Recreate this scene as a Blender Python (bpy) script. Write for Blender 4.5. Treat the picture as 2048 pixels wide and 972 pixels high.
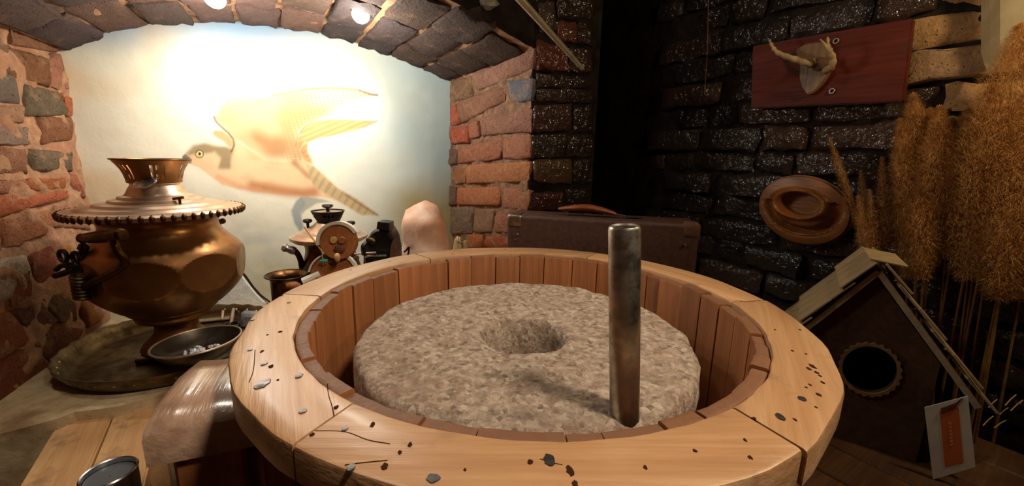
import bpy, bmesh, math, random
import numpy as np
from mathutils import Vector, Matrix, noise
from mathutils.bvhtree import BVHTree
random.seed(7); np.random.seed(7)
for o in list(bpy.data.objects): bpy.data.objects.remove(o, do_unlink=True)
SC = bpy.context.scene
COL = SC.collection
# ------------------------------------------------------------------ camera
FPX, PITCH, ROLL = 823.6, .2044, .0215          # focal length in pixels of the 2048x972 frame
ZC = 1.04                                       # camera height above the floor
CAM = Vector((0, 0, ZC))
cr, sr, cp, sp = math.cos(ROLL), math.sin(ROLL), math.cos(PITCH), math.sin(PITCH)
R0, U0, FW = Vector((1, 0, 0)), Vector((0, sp, cp)), Vector((0, cp, -sp))
CR = R0*cr + U0*sr; CU = R0*(-sr) + U0*cr
cd = bpy.data.cameras.new('camera'); cam = bpy.data.objects.new('camera', cd); COL.objects.link(cam)
cd.sensor_width = 36; cd.lens = 36*FPX/2048; cd.clip_start = .01
m = Matrix((CR, CU, -FW)).transposed().to_4x4(); m.translation = CAM
cam.matrix_world = m
SC.camera = cam
# ------------------------------------------------------------------ world and exposure
SC.view_settings.view_transform = 'Standard'; SC.view_settings.look = 'None'
SC.view_settings.exposure = 0.0; SC.view_settings.gamma = 1; SC.view_settings.use_curve_mapping = False
w = bpy.data.worlds.new('world'); SC.world = w; w.use_nodes = True
w.node_tree.nodes['Background'].inputs[0].default_value = (.010, .008, .006, 1)
w.node_tree.nodes['Background'].inputs[1].default_value = .5

def ray(x, y):
    a = (x-1024)/FPX; b = -(y-486)/FPX
    return CR*a + CU*b + FW
def atY(x, y, Y): d = ray(x, y); return CAM + d*(Y/d.y)
def atZ(x, y, Z): d = ray(x, y); return CAM + d*((Z-ZC)/d.z)
def onp(x, y, p0, n): d = ray(x, y); n = Vector(n); return CAM + d*((Vector(p0)-CAM).dot(n)/d.dot(n))
def proj(P):
    v = P-CAM; f = v.dot(FW); return 1024+FPX*v.dot(CR)/f, 486-FPX*v.dot(CU)/f

def light(name, kind, loc, energy, color, aim=None, size=.04, spot=None, blend=.6):
    l = bpy.data.lights.new(name, kind); l.energy = energy; l.color = color
    o = bpy.data.objects.new(name, l); COL.objects.link(o); o.location = loc
    if kind in ('POINT', 'SPOT'): l.shadow_soft_size = size
    if kind == 'SPOT': l.spot_size = math.radians(spot); l.spot_blend = blend
    if aim is not None: o.rotation_euler = (Vector(aim)-Vector(loc)).to_track_quat('-Z', 'Y').to_euler()
    return o
LAMP1 = atY(428, -4, 1.205)          # two small niche spots clipped to the vault
LAMP2 = atY(722, 28, 1.31)
for lp, dx, e1, e2, ax_, ay_ in ((LAMP1, .03, 8.5, 4.6, 440, 300), (LAMP2, -.01, 10.5, 5.8, 590, 300)):
    light('niche_spot_light', 'SPOT', lp+Vector((dx, -.02, -.06)), e1, (1, .97, .92), aim=atY(ax_, ay_, 1.46), size=.02, spot=118, blend=1.)
    light('niche_spill_light', 'POINT', lp+Vector((dx, -.03, -.09)), e2, (1, .93, .82), size=.03)
# the room's own spot lamp, high over the mill
light('room_spot_light', 'SPOT', (.66, .02, ZC+1.08), 92, (1, .83, .65), aim=(-.02, .60, ZC-.3), size=.12, spot=46, blend=.8)
light('room_fill_light', 'POINT', (-.66, .62, ZC+1.12), 12, (1, .88, .72), size=.10)  # added fill, no lamp seen there; lifts bench, left wall and samovar
LAMP3 = Vector((.93, .52, ZC+.50))
light('shade_lamp_light', 'POINT', LAMP3, 10.0, (1, .76, .46), size=.03)

# ------------------------------------------------------------------ colours and materials
def lin(c): return tuple((v/255/12.92 if v/255 <= .04045 else ((v/255+.055)/1.055)**2.4) for v in c)
def rgba(c): return (*lin(c), 1)
class NT:
    def __init__(s, name):
        s.m = bpy.data.materials.new(name); s.m.use_nodes = True; s.t = s.m.node_tree
        s.b = s.t.nodes['Principled BSDF']; s.co = s.n('ShaderNodeTexCoord').outputs['Object']
    def n(s, k, **kw):
        x = s.t.nodes.new(k)
        for a, v in kw.items(): setattr(x, a, v)
        return x
    def l(s, a, b): s.t.links.new(a, b)
    def set(s, k, v):
        if hasattr(v, 'links'): s.l(v, s.b.inputs[k])
        else: s.b.inputs[k].default_value = v
    def mapping(s, sc=(1, 1, 1), rot=(0, 0, 0)):
        q = s.n('ShaderNodeMapping'); q.inputs['Scale'].default_value = sc; q.inputs['Rotation'].default_value = rot
        s.l(s.co, q.inputs[0]); return q.outputs[0]
    def noise(s, scale, detail=4, rough=.6, vec=None, dist=0):
        q = s.n('ShaderNodeTexNoise'); q.inputs['Scale'].default_value = scale; q.inputs['Detail'].default_value = detail
        q.inputs['Roughness'].default_value = rough; q.inputs['Distortion'].default_value = dist
        s.l(vec or s.co, q.inputs['Vector']); return q.outputs['Fac']
    def vor(s, scale, vec=None, feat='F1', out='Distance'):
        q = s.n('ShaderNodeTexVoronoi', feature=feat); q.inputs['Scale'].default_value = scale
        s.l(vec or s.co, q.inputs['Vector']); return q.outputs[out]
    def ramp(s, fac, stops, interp='LINEAR'):
        q = s.n('ShaderNodeValToRGB'); q.color_ramp.interpolation = interp
        e = q.color_ramp.elements
        while len(e) < len(stops): e.new(.5)
        for i, (p, c) in enumerate(stops):
            e[i].position = p; e[i].color = rgba(c) if len(c) == 3 else c
        s.l(fac, q.inputs[0]); return q.outputs[0]
    def fr(s, fac, a, b, lo=0., hi=1.):
        q = s.n('ShaderNodeMapRange'); q.inputs[1].default_value = a; q.inputs[2].default_value = b
        q.inputs[3].default_value = lo; q.inputs[4].default_value = hi; s.l(fac, q.inputs[0]); return q.outputs[0]
    def mix(s, fac, a, b, mode='MIX'):
        q = s.n('ShaderNodeMix', data_type='RGBA', blend_type=mode)
        for v, i in ((fac, q.inputs[0]), (a, q.inputs[6]), (b, q.inputs[7])):
            if hasattr(v, 'links'): s.l(v, i)
            elif isinstance(v, (int, float)): i.default_value = v
            else: i.default_value = rgba(v) if len(v) == 3 else v
        return q.outputs[2]
    def bump(s, h, strength=.5, dist=.003, nrm=None):
        q = s.n('ShaderNodeBump'); q.inputs['Strength'].default_value = strength; q.inputs['Distance'].default_value = dist
        s.l(h, q.inputs['Height'])
        if nrm: s.l(nrm, q.inputs['Normal'])
        s.l(q.outputs[0], s.b.inputs['Normal']); return q.outputs[0]

def mat_brick(name, rough=.85, spec=.3, bumpd=.004, coat=0., smear=(185, 150, 120), smear_amt=.5):
    t = NT(name); oi = t.n('ShaderNodeObjectInfo')
    n1 = t.noise(55, 8, .7); n2 = t.noise(16, 4, .7); n3 = t.noise(190, 4)
    base = t.mix(t.fr(n1, .35, .7), oi.outputs['Color'], t.mix(.42, oi.outputs['Color'], (60, 40, 34)))
    base = t.mix(t.fr(n2, .54, .72, 0, smear_amt), base, smear)
    pit = t.fr(t.vor(95), .0, .22, 0, 1)
    base = t.mix(pit, t.mix(.55, base, (20, 12, 10)), base)
    t.set('Base Color', base); t.set('Roughness', rough); t.set('Specular IOR Level', spec)
    if coat: t.set('Coat Weight', coat); t.set('Coat Roughness', .10)
    h = t.n('ShaderNodeMath', operation='ADD'); t.l(t.fr(n1, 0, 1, 0, 1.2), h.inputs[0]); t.l(t.fr(n3, 0, 1, 0, .4), h.inputs[1])
    h2 = t.n('ShaderNodeMath', operation='ADD'); t.l(h.outputs[0], h2.inputs[0]); t.l(t.fr(pit, 0, 1, 0, .6), h2.inputs[1])
    bn_ = t.bump(h2.outputs[0], 1., bumpd*2.2)
    if coat:
        cb_ = t.n('ShaderNodeBump'); cb_.inputs['Strength'].default_value = 1.; cb_.inputs['Distance'].default_value = .012
        t.l(t.noise(52, 2.5, .55), cb_.inputs['Height']); t.l(cb_.outputs[0], t.b.inputs['Coat Normal'])
    return t.m
def mat_simple(name, c1, c2, scale=20, rough=.7, bump=.002, metal=0., spec=.5, detail=5, c3=None, stretch=None):
    t = NT(name); v = t.mapping(stretch) if stretch else None
    n1 = t.noise(scale, detail, .65, v)
    c = t.ramp(n1, [(.3, c1), (.7, c2)])
    if c3: c = t.mix(t.fr(t.noise(scale*.35, 3, .6, v), .5, .68), c, c3)
    t.set('Base Color', c); t.set('Metallic', metal); t.set('Specular IOR Level', spec)
    t.set('Roughness', t.fr(t.noise(scale*.7, 3), .3, .7, rough*.8, min(1, rough*1.2)))
    if bump: t.bump(n1, .7, bump)
    return t.m
def mat_wood(name, light_c, dark_c, stain=(70, 45, 28), rough=.55, freq=1., stain_lo=.6, axis=0, spec=.4, bump=.0012, endgrain=None):
    t = NT(name)
    a = [26*freq]*3; a[axis] = 1.6*freq; v = t.mapping(a)
    b = [110*freq]*3; b[axis] = 5*freq; v2 = t.mapping(b)
    g = t.noise(1.2, 5, .6, v, .6); fine = t.noise(1.5, 4, .6, v2)
    c = t.ramp(g, [(.25, dark_c), (.5, tuple((p+q)//2 for p, q in zip(light_c, dark_c))), (.72, light_c)])
    c = t.mix(t.fr(fine, .45, .75, 0, .45), c, dark_c)
    c = t.mix(t.fr(t.noise(9*freq, 4, .65), stain_lo, stain_lo+.16, 0, .75), c, stain)
    oi = t.n('ShaderNodeObjectInfo')
    hs = t.n('ShaderNodeHueSaturation'); t.l(c, hs.inputs['Color']); t.l(t.fr(oi.outputs['Random'], 0, 1, .78, 1.14), hs.inputs['Value'])
    colo = hs.outputs[0]
    if endgrain:
        ge = t.n('ShaderNodeNewGeometry'); sx_ = t.n('ShaderNodeSeparateXYZ'); t.l(ge.outputs['True Normal'], sx_.inputs[0])
        colo = t.mix(t.fr(sx_.outputs[2], .6, .9, 0, .8), colo, endgrain)
    t.set('Base Color', colo); t.set('Roughness', t.fr(fine, .3, .7, rough*.85, rough*1.15)); t.set('Specular IOR Level', spec)
    h = t.n('ShaderNodeMath', operation='ADD'); t.l(g, h.inputs[0]); t.l(fine, h.inputs[1])
    t.bump(h.outputs[0], .8, bump); return t.m
def mat_metal(name, c1, c2, rough=.3, scale=18, tarn=None, metal=1., bump=.0004):
    t = NT(name); n1 = t.noise(scale, 5, .65); n2 = t.noise(scale*.3, 3)
    c = t.mix(t.fr(n1, .4, .65), c1, c2)
    if tarn: c = t.mix(t.fr(n2, .48, .66), c, tarn)
    t.set('Base Color', c); t.set('Metallic', metal); t.set('Roughness', t.fr(n1, .3, .7, rough*.7, rough*1.4))
    if bump: t.bump(n1, .5, bump)
    return t.m
def mat_flat(name, c, rough=.6, metal=0., emit=None, es=0.):
    t = NT(name); n1 = t.noise(60, 3)
    t.set('Base Color', t.mix(t.fr(n1, .3, .7, 0, .25), c, tuple(int(v*.7) for v in c))); t.set('Roughness', rough); t.set('Metallic', metal)
    if emit: t.b.inputs['Emission Color'].default_value = rgba(emit); t.b.inputs['Emission Strength'].default_value = es
    return t.m
M = {}
M['brick'] = mat_brick('old brick', .85, .25, .004, smear=(188, 146, 112), smear_amt=.7)
M['soffit'] = mat_brick('sooty vault brick', .8, .3, .004, smear=(150, 115, 90), smear_amt=.35)
M['gloss'] = mat_brick('tarred glossy brick', .7, .2, .006, coat=.9, smear=(40, 32, 27), smear_amt=.4)
M['mortar'] = mat_simple('lime mortar', (138, 98, 70), (186, 142, 106), 42, .95, .010, c3=(160, 108, 78))
M['mortar_mid'] = mat_simple('joint mortar', (84, 60, 46), (168, 128, 98), 46, .95, .008, c3=(120, 84, 62))
M['mortar_dark'] = mat_simple('sooty mortar', (24, 18, 15), (46, 33, 26), 34, .85, .010, c3=(18, 14, 13), spec=.2)
M['mortar_soffit'] = mat_simple('vault mortar', (110, 78, 54), (168, 126, 88), 26, .95, .006, c3=(66, 52, 46))
M['ledge'] = mat_simple('plastered ledge', (166, 142, 104), (208, 188, 150), 22, .9, .006, c3=(132, 104, 72))
M['plaster'] = mat_simple('white plaster', (205, 202, 190), (228, 226, 216), 40, .9, .004)
M['black'] = mat_simple('passage darkness', (14, 12, 12), (26, 22, 20), 20, .9, .002)  # near-black colour stands in for the shade of the unlit passage
M['floor'] = mat_wood('floor boards', (120, 82, 50), (70, 44, 26), rough=.6)
M['rim'] = mat_wood('rim oak', (206, 166, 122), (160, 114, 74), stain=(104, 74, 54), rough=.42, freq=1., stain_lo=.60)
M['stave'] = mat_wood('stave pine', (178, 114, 66), (124, 74, 40), stain=(52, 30, 18), rough=.6, axis=2, stain_lo=.57, endgrain=(104, 74, 54))
M['beam'] = mat_wood('beam wood', (212, 180, 156), (164, 126, 98), rough=.24, axis=1, spec=.9, freq=.7, bump=.0016)
M['bench'] = mat_wood('bench wood', (218, 178, 128), (178, 132, 86), stain=(110, 84, 66), rough=.5, axis=1, stain_lo=.56)
M['redwood'] = mat_wood('red varnished board', (108, 42, 22), (64, 22, 12), rough=.62, axis=0, spec=.2)
M['dish'] = mat_wood('carved dish wood', (170, 108, 50), (118, 68, 28), stain=(70, 38, 16), rough=.38, axis=0, freq=1.)
M['plaque'] = mat_wood('plaque wood', (150, 112, 66), (96, 66, 36), rough=.45, axis=2)
M['bone'] = mat_simple('antler bone', (120, 92, 60), (205, 176, 126), 40, .6, .002, stretch=(1, 1, .3))
M['copper'] = mat_metal('old copper brass', (172, 126, 78), (150, 104, 60), .36, 10, tarn=(126, 86, 50), metal=.85)
M['brassdark'] = mat_metal('dark brass', (120, 84, 48), (84, 58, 34), .34, 20, tarn=(58, 42, 28))
M['brasspale'] = mat_metal('pale worn brass', (226, 206, 184), (204, 178, 152), .36, 14, tarn=(176, 146, 120), metal=.8)
M['tray'] = mat_metal('tarnished tray', (118, 100, 70), (80, 66, 46), .42, 22, tarn=(60, 50, 36))
M['steel'] = mat_metal('steel pipe', (196, 190, 178), (160, 154, 142), .34, 60, tarn=(130, 122, 110))
M['iron'] = mat_metal('dark iron', (62, 58, 56), (40, 37, 36), .42, 30, metal=.8)
M['tin'] = mat_metal('tin', (210, 210, 212), (170, 170, 174), .25, 30)
M['blackiron'] = mat_flat('black enamel iron', (16, 14, 15), .35)
M['leather'] = mat_simple('brown leather', (118, 58, 28), (150, 80, 40), 60, .35, .0006)
M['fibre'] = mat_simple('suitcase fibreboard', (62, 40, 33), (84, 56, 46), 90, .5, .0006)
M['salt'] = None
M['white'] = mat_flat('white paper', (226, 222, 210), .8)
M['orange'] = mat_flat('orange print', (214, 112, 60), .8)
M['ink'] = mat_flat('pale print', (232, 150, 104), .8)
M['card'] = mat_simple('grey card shingle', (150, 128, 92), (178, 152, 110), 40, .8, .001)
M['housewood'] = mat_simple('dark chipboard', (72, 50, 32), (98, 70, 44), 60, .8, .001)
M['trim'] = mat_simple('pale edge board', (170, 150, 118), (196, 178, 146), 60, .8, .001)
M['frill'] = mat_simple('wood frill', (134, 100, 62), (160, 124, 80), 60, .8, .001)
M['hole'] = mat_flat('hole dark', (20, 14, 10), .9)
M['nail'] = mat_metal('worn nail', (128, 122, 118), (84, 80, 78), .42, 60)
M['pit'] = mat_flat('dark knot', (58, 34, 20), .95)
M['pit'].node_tree.nodes['Principled BSDF'].inputs['Specular IOR Level'].default_value = .05
M['coal'] = mat_metal('silvery lump', (226, 228, 232), (150, 152, 158), .3, 90, metal=.35)
M['cloth'] = mat_flat('white cloth', (224, 214, 196), .9)
M['slice'] = mat_wood('wood slice', (176, 112, 64), (136, 78, 40), rough=.6, axis=1)
M['bark'] = mat_simple('bark', (74, 46, 30), (104, 70, 46), 60, .9, .002)
M['peg'] = mat_simple('pale peg', (214, 172, 116), (190, 142, 88), 40, .6, .0005)
M['green'] = mat_flat('green thread', (40, 170, 140), .7)
M['lampwhite'] = mat_flat('lamp lens', (250, 250, 245), .4, emit=(255, 250, 238), es=30)
def mk_salt():
    t = NT('pink salt'); n1 = t.noise(14, 5); n2 = t.noise(5, 3)
    t.set('Base Color', t.mix(t.fr(n1, .4, .66), t.mix(t.fr(n2, .4, .6), (236, 182, 150), (226, 164, 130)), (244, 214, 192)))
    t.set('Roughness', .55); t.set('Subsurface Weight', .35); t.b.inputs['Subsurface Radius'].default_value = (.03, .012, .006); t.b.inputs['Subsurface Scale'].default_value = .6
    t.bump(n1, .6, .006); return t.m
M['salt'] = mk_salt()
def mk_stone():
    t = NT('granite millstone'); n1 = t.noise(48, 8, .75); n2 = t.noise(9, 5, .65); n3 = t.noise(170, 4, .7); wv = t.noise(40, 3)
    v = t.vor(150, out='Color'); sep = t.n('ShaderNodeSeparateColor'); t.l(v, sep.inputs[0])
    c = t.ramp(n1, [(.30, (112, 92, 78)), (.45, (166, 144, 124)), (.58, (196, 176, 156)), (.72, (224, 208, 188))])
    c = t.mix(t.fr(sep.outputs[0], .80, .9, 0, .5), c, (226, 212, 190))
    c = t.mix(t.fr(sep.outputs[1], .84, .92, 0, .5), c, (78, 60, 50))
    c = t.mix(t.fr(n2, .46, .7, 0, .45), c, (158, 128, 108))
    c = t.mix(t.fr(n3, .5, .7, 0, .25), c, (84, 66, 56))
    t.set('Base Color', c); t.set('Roughness', .85); t.set('Specular IOR Level', .3)
    h = t.n('ShaderNodeMath', operation='ADD'); t.l(n1, h.inputs[0]); t.l(t.fr(n3, 0, 1, 0, .5), h.inputs[1])
    t.bump(h.outputs[0], 1., .008); return t.m
M['stone'] = mk_stone()
def mk_translucent(name, c1, c2, tr=.35, scale=30):
    t = NT(name); n1 = t.noise(scale, 3); c = t.mix(t.fr(n1, .35, .65), c1, c2)
    t.set('Base Color', c); t.set('Roughness', .8); t.set('Specular IOR Level', .2)
    tb = t.n('ShaderNodeBsdfTranslucent'); t.l(c, tb.inputs[0]); mx = t.n('ShaderNodeMixShader'); mx.inputs[0].default_value = tr
    t.l(t.b.outputs[0], mx.inputs[1]); t.l(tb.outputs[0], mx.inputs[2]); t.l(mx.outputs[0], t.t.nodes['Material Output'].inputs[0]); return t.m
M['plume'] = mk_translucent('pampas plume', (220, 176, 112), (190, 142, 84), .45)
M['stalk'] = mk_translucent('dry stalk', (150, 112, 64), (120, 86, 48), .1)
M['shade'] = mk_translucent('paper shade', (222, 214, 176), (206, 196, 152), .5)
def mk_mural():
    t = NT('painted plaster'); a = t.n('ShaderNodeVertexColor', layer_name='paint')
    n1 = t.noise(9, 5, .6); n2 = t.noise(40, 4)
    t.set('Base Color', t.mix(t.fr(n1, .45, .75, 0, .12), a.outputs[0], (150, 130, 90))); t.set('Roughness', .75); t.set('Specular IOR Level', .25)
    h = t.n('ShaderNodeMath', operation='ADD'); t.l(n1, h.inputs[0]); t.l(t.fr(n2, 0, 1, 0, .25), h.inputs[1])
    t.bump(h.outputs[0], .5, .004); return t.m
M['mural'] = mk_mural()

# ------------------------------------------------------------------ object helpers
WM = {}
def tag(o, label=None, cat=None, group=None, kind=None):
    if label: o['label'] = label
    if cat: o['category'] = cat
    if group: o['group'] = group
    if kind: o['kind'] = kind
    return o
def setw(o, W, parent):
    WM[o.name] = W
    if parent is not None:
        o.parent = parent; o.matrix_parent_inverse = WM[parent.name].inverted()
    o.matrix_basis = W
def thing(name, loc, label, cat, group=None, kind=None, parent=None):
    o = bpy.data.objects.new(name, None); COL.objects.link(o); o.empty_display_size = .05
    setw(o, Matrix.Translation(Vector(loc)), parent); return tag(o, label, cat, group, kind)
def mk(name, VF, mat, parent=None, org=None, rotz=0., smooth=35, color=None):
    V, F = VF; V = np.array([tuple(v) for v in V], float) if not isinstance(V, np.ndarray) else V
    if org is None:
        lo, hi = V.min(0), V.max(0); org = ((lo+hi)/2) if parent is not None else np.array([(lo[0]+hi[0])/2, (lo[1]+hi[1])/2, lo[2]])
    W = Matrix.Translation(Vector(org)) @ Matrix.Rotation(rotz, 4, 'Z')
    L = V-np.array(tuple(org))
    if rotz:
        c, s = math.cos(-rotz), math.sin(-rotz); L = L @ np.array([[c, s, 0], [-s, c, 0], [0, 0, 1]])
    me = bpy.data.meshes.new(name); me.from_pydata(L.tolist(), [], [tuple(f) for f in F]); me.update()
    me.materials.append(M[mat] if isinstance(mat, str) else mat)
    if smooth is not None:
        me.polygons.foreach_set('use_smooth', [True]*len(me.polygons))
        if smooth < 180: me.set_sharp_from_angle(angle=math.radians(smooth))
    o = bpy.data.objects.new(name, me); COL.objects.link(o); setw(o, W, parent)
    if color is not None: o.color = rgba(color)
    return o
def join(*vfs):
    V, F = [], []
    for v, f in vfs:
        n = len(V); V += [tuple(p) for p in v]; F += [tuple(i+n for i in q) for q in f]
    return V, F
def basis(axis):
    a = Vector(axis).normalized(); t = Vector((0, 0, 1)) if abs(a.z) < .9 else Vector((1, 0, 0))
    x = a.cross(t).normalized(); return x, a.cross(x).normalized(), a
def lathe(prof, org, seg=48, axis=(0, 0, 1), cap=True, sx=1., sy=1., xdir=None):
    x, y, a = basis(axis) if tuple(axis) != (0, 0, 1) else (Vector((1, 0, 0)), Vector((0, 1, 0)), Vector((0, 0, 1)))
    if xdir is not None: x = Vector(xdir).normalized(); y = a.cross(x)
    org = Vector(org); V = []; F = []
    for r, z in prof:
        for i in range(seg):
            t = 2*math.pi*i/seg; V.append(org + x*(r*sx*math.cos(t)) + y*(r*sy*math.sin(t)) + a*z)
    for j in range(len(prof)-1):
        for i in range(seg):
            k = (i+1) % seg; F.append((j*seg+i, j*seg+k, (j+1)*seg+k, (j+1)*seg+i))
    if cap:
        F.append(tuple(range(seg))[::-1]); n = (len(prof)-1)*seg; F.append(tuple(n+i for i in range(seg)))
    return V, F
def cr_path(pts, n=6):
    pts = [Vector(p) for p in pts]; out = []
    P = [pts[0]*2-pts[1]] + pts + [pts[-1]*2-pts[-2]]
    for i in range(1, len(P)-2):
        p0, p1, p2, p3 = P[i-1:i+3]
        for k in range(n):
            t = k/n
            out.append(.5*((2*p1)+(p2-p0)*t+(2*p0-5*p1+4*p2-p3)*t*t+(3*p1-p0-3*p2+p3)*t**3))
    out.append(pts[-1]); return out
def tube(path, r, seg=10, rr=None, flat=1.):
    path = [Vector(p) for p in path]; n = len(path); V = []; F = []; up = None
    for i, p in enumerate(path):
        d = (path[min(i+1, n-1)]-path[max(i-1, 0)]).normalized()
        if up is None: up = basis(d)[0]
        up = (up-d*up.dot(d)).normalized(); sd = d.cross(up)
        R = (rr[i] if rr else r)
        for k in range(seg):
            t = 2*math.pi*k/seg; V.append(p+up*(R*math.cos(t))+sd*(R*flat*math.sin(t)))
    for i in range(n-1):
        for k in range(seg):
            q = (k+1) % seg; F.append((i*seg+k, i*seg+q, (i+1)*seg+q, (i+1)*seg+k))
    F.append(tuple(range(seg))[::-1]); F.append(tuple((n-1)*seg+k for k in range(seg))); return V, F
def box(c, size, X=(1, 0, 0), Y=(0, 1, 0), Z=None, bev=.003, seg=1, jit=0.):
    c = Vector(c); X = Vector(X).normalized(); Y = Vector(Y).normalized(); Z = Vector(Z).normalized() if Z is not None else X.cross(Y)
    bm = bmesh.new(); bmesh.ops.create_cube(bm, size=1)
    for v in bm.verts:
        v.co = Vector((v.co.x*size[0]+random.uniform(-jit, jit), v.co.y*size[1]+random.uniform(-jit, jit), v.co.z*size[2]+random.uniform(-jit, jit)))
    if bev: bmesh.ops.bevel(bm, geom=bm.edges[:], offset=bev, segments=seg, affect='EDGES', profile=.6)
    V = [c+X*v.co.x+Y*v.co.y+Z*v.co.z for v in bm.verts]; bm.verts.index_update(); F = [tuple(v.index for v in f.verts) for f in bm.faces]; bm.free(); return V, F
def prism(poly, depth):      # poly: list of Vector (planar), depth: Vector
    n = len(poly); V = [Vector(p) for p in poly]+[Vector(p)+depth for p in poly]
    F = [tuple(range(n))[::-1], tuple(range(n, 2*n))]+[(i, (i+1) % n, n+(i+1) % n, n+i) for i in range(n)]
    return V, F
def torus(c, R, r, axis, seg=28, s2=8, ex=1.):
    x, y, a = basis(axis); V = []; F = []; c = Vector(c)
    for i in range(seg):
        t = 2*math.pi*i/seg; d = x*math.cos(t)*ex+y*math.sin(t)
        for k in range(s2):
            q = 2*math.pi*k/s2; V.append(c+d*(R+r*math.cos(q))+a*(r*math.sin(q)))
    for i in range(seg):
        for k in range(s2):
            F.append((i*s2+k, ((i+1) % seg)*s2+k, ((i+1) % seg)*s2+(k+1) % s2, i*s2+(k+1) % s2))
    return V, F
def blob(c, size, sub=2, amp=.15, fr=1.5, seed=0, X=(1, 0, 0), Y=(0, 1, 0)):
    bm = bmesh.new(); bmesh.ops.create_icosphere(bm, subdivisions=sub, radius=1); X = Vector(X).normalized(); Y = Vector(Y).normalized(); Z = X.cross(Y); c = Vector(c)
    V = []
    for v in bm.verts:
        p = v.co*(1+amp*noise.noise(v.co*fr+Vector((seed*7.3, seed*3.1, seed))))
        V.append(c+X*p.x*size[0]+Y*p.y*size[1]+Z*p.z*size[2])
    bm.verts.index_update(); F = [tuple(v.index for v in f.verts) for f in bm.faces]; bm.free(); return V, F
def disc(c, r, nrm, seg=10, h=.001, jit=0., ex=1., xd=None):
    x, y, a = basis(nrm); c = Vector(c)
    if xd is not None: x = Vector(xd).normalized(); y = a.cross(x)
    rs = [r*(1+random.uniform(-jit, jit)) for _ in range(seg)]
    top = [c+x*(rs[i]*ex*math.cos(2*math.pi*i/seg))*.85+y*(rs[i]*math.sin(2*math.pi*i/seg))*.85+a*h for i in range(seg)]
    bot = [c+x*(rs[i]*ex*math.cos(2*math.pi*i/seg))+y*(rs[i]*math.sin(2*math.pi*i/seg))-a*.002 for i in range(seg)]
    return bot+top, [tuple(range(seg, 2*seg))]+[(i, (i+1) % seg, seg+(i+1) % seg, seg+i) for i in range(seg)]
def gridmesh(fn, nu, nv):
    V = [fn(i/nu, j/nv) for j in range(nv+1) for i in range(nu+1)]
    F = [(j*(nu+1)+i, j*(nu+1)+i+1, (j+1)*(nu+1)+i+1, (j+1)*(nu+1)+i) for j in range(nv) for i in range(nu)]
    return V, F

# ------------------------------------------------------------------ the place: plan of the cellar (camera stands over the origin)
ZS = ZC-.55                                      # top of the masonry ledge
ML = Vector((-1.315, 1.27, 0)); MR = Vector((-.262, 1.70, 0))
MU = (MR-ML).normalized(); MN = Vector((MU.y, -MU.x, 0))        # along the mural / out of it
RF = Vector((.052, 1.33, 0)); LF = ML+MN*.66                    # front corners of the niche
PE = Vector((.272, 1.435, 0))                                   # end of the brick pier
WD = Vector((.552, -.834, 0)); WN = Vector((-.834, -.552, 0))   # right wall: along it (to the viewer) / out of it
W0 = Vector((.761, 1.417, 0))
UP = Vector((0, 0, 1))
def mural(x, y, off=0.): return onp(x, y, ML+MN*off, MN)
LN = MU                                                          # the left cheek looks along the mural
def lcheek(x, y, off=0.): return onp(x, y, ML+MU*off, MU)
RD = (RF-MR).normalized(); RN = Vector((-abs(RD.y), -RD.x, 0)) if RD.y < 0 else None
def rcheek(x, y, off=0.): return onp(x, y, MR+RN*off, RN)
PD = (PE-RF).normalized(); PN = Vector((PD.y, -PD.x, 0))
def pier(x, y, off=0.): return onp(x, y, RF+PN*off, PN)
def rwall(x, y, off=0.): return onp(x, y, W0+WN*off, WN)

def rough_wall(name, A, B, z0, z1, nrm, mat, nu=24, nv=24, amp=.008, back=.05):
    nrm = Vector(nrm)
    def fn(u, v):
        p = A.lerp(B, u); p = Vector((p.x, p.y, z0+(z1-z0)*v))
        return p+nrm*(amp*noise.noise(p*14)+amp*.6*noise.noise(p*35))
    V, F = gridmesh(fn, nu, nv); n = len(V); rim = [i for i in range(nu+1)]+[j*(nu+1)+nu for j in range(1, nv+1)]+[nv*(nu+1)+i for i in range(nu-1, -1, -1)]+[j*(nu+1) for j in range(nv-1, 0, -1)]
    V += [V[i]-nrm*back for i in rim]; k = len(rim)
    F += [(rim[i], rim[(i+1) % k], n+(i+1) % k, n+i) for i in range(k)]+[tuple(n+i for i in range(k))[::-1]]
    return tag(mk(name, (V, F), mat, smooth=60), kind='structure')

def brick_geo(Q, nrm, proud=.008, deep=.03, jit=.002, nu=6, nv=4, rnd=.0035):
    # Q: corners TL TR BR BL in the wall, nrm out of the wall
    V = []; F = []; TL, TR, BR, BL = Q; s = random.uniform(0, 99)
    for j in range(nv+1):
        for i in range(nu+1):
            u, v = i/nu, j/nv
            u2 = [0, .06, .28, .5, .72, .94, 1][i]; v2 = [0, .1, .5, .9, 1][j]
            p = (TL*(1-u2)+TR*u2)*(1-v2)+(BL*(1-u2)+BR*u2)*v2
            edge = i in (0, nu) or j in (0, nv); cor = i in (0, nu) and j in (0, nv)
            o = proud+.005*noise.noise(p*26+Vector((s, 0, 0)))+.003*noise.noise(p*60)
            if edge: o -= rnd*random.uniform(.7, 1.3)
            if cor: o -= rnd*.6; p = p.lerp((TL+TR+BR+BL)/4, .02)
            p = p+nrm*o+Vector((random.uniform(-jit, jit), random.uniform(-jit, jit), random.uniform(-jit, jit)))
            V.append(p)
    w = nu+1
    for j in range(nv):
        for i in range(nu): F.append((j*w+i+w, j*w+i+w+1, j*w+i+1, j*w+i))
    rim = [i for i in range(w)]+[j*w+nu for j in range(1, nv+1)]+[nv*w+i for i in range(nu-1, -1, -1)]+[j*w for j in range(nv-1, 0, -1)]
    n = len(V); V += [V[i]-nrm*(proud+deep) for i in rim]; k = len(rim)
    F += [(rim[i], rim[(i+1) % k], n+(i+1) % k, n+i) for i in range(k)]
    return V, F
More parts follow.
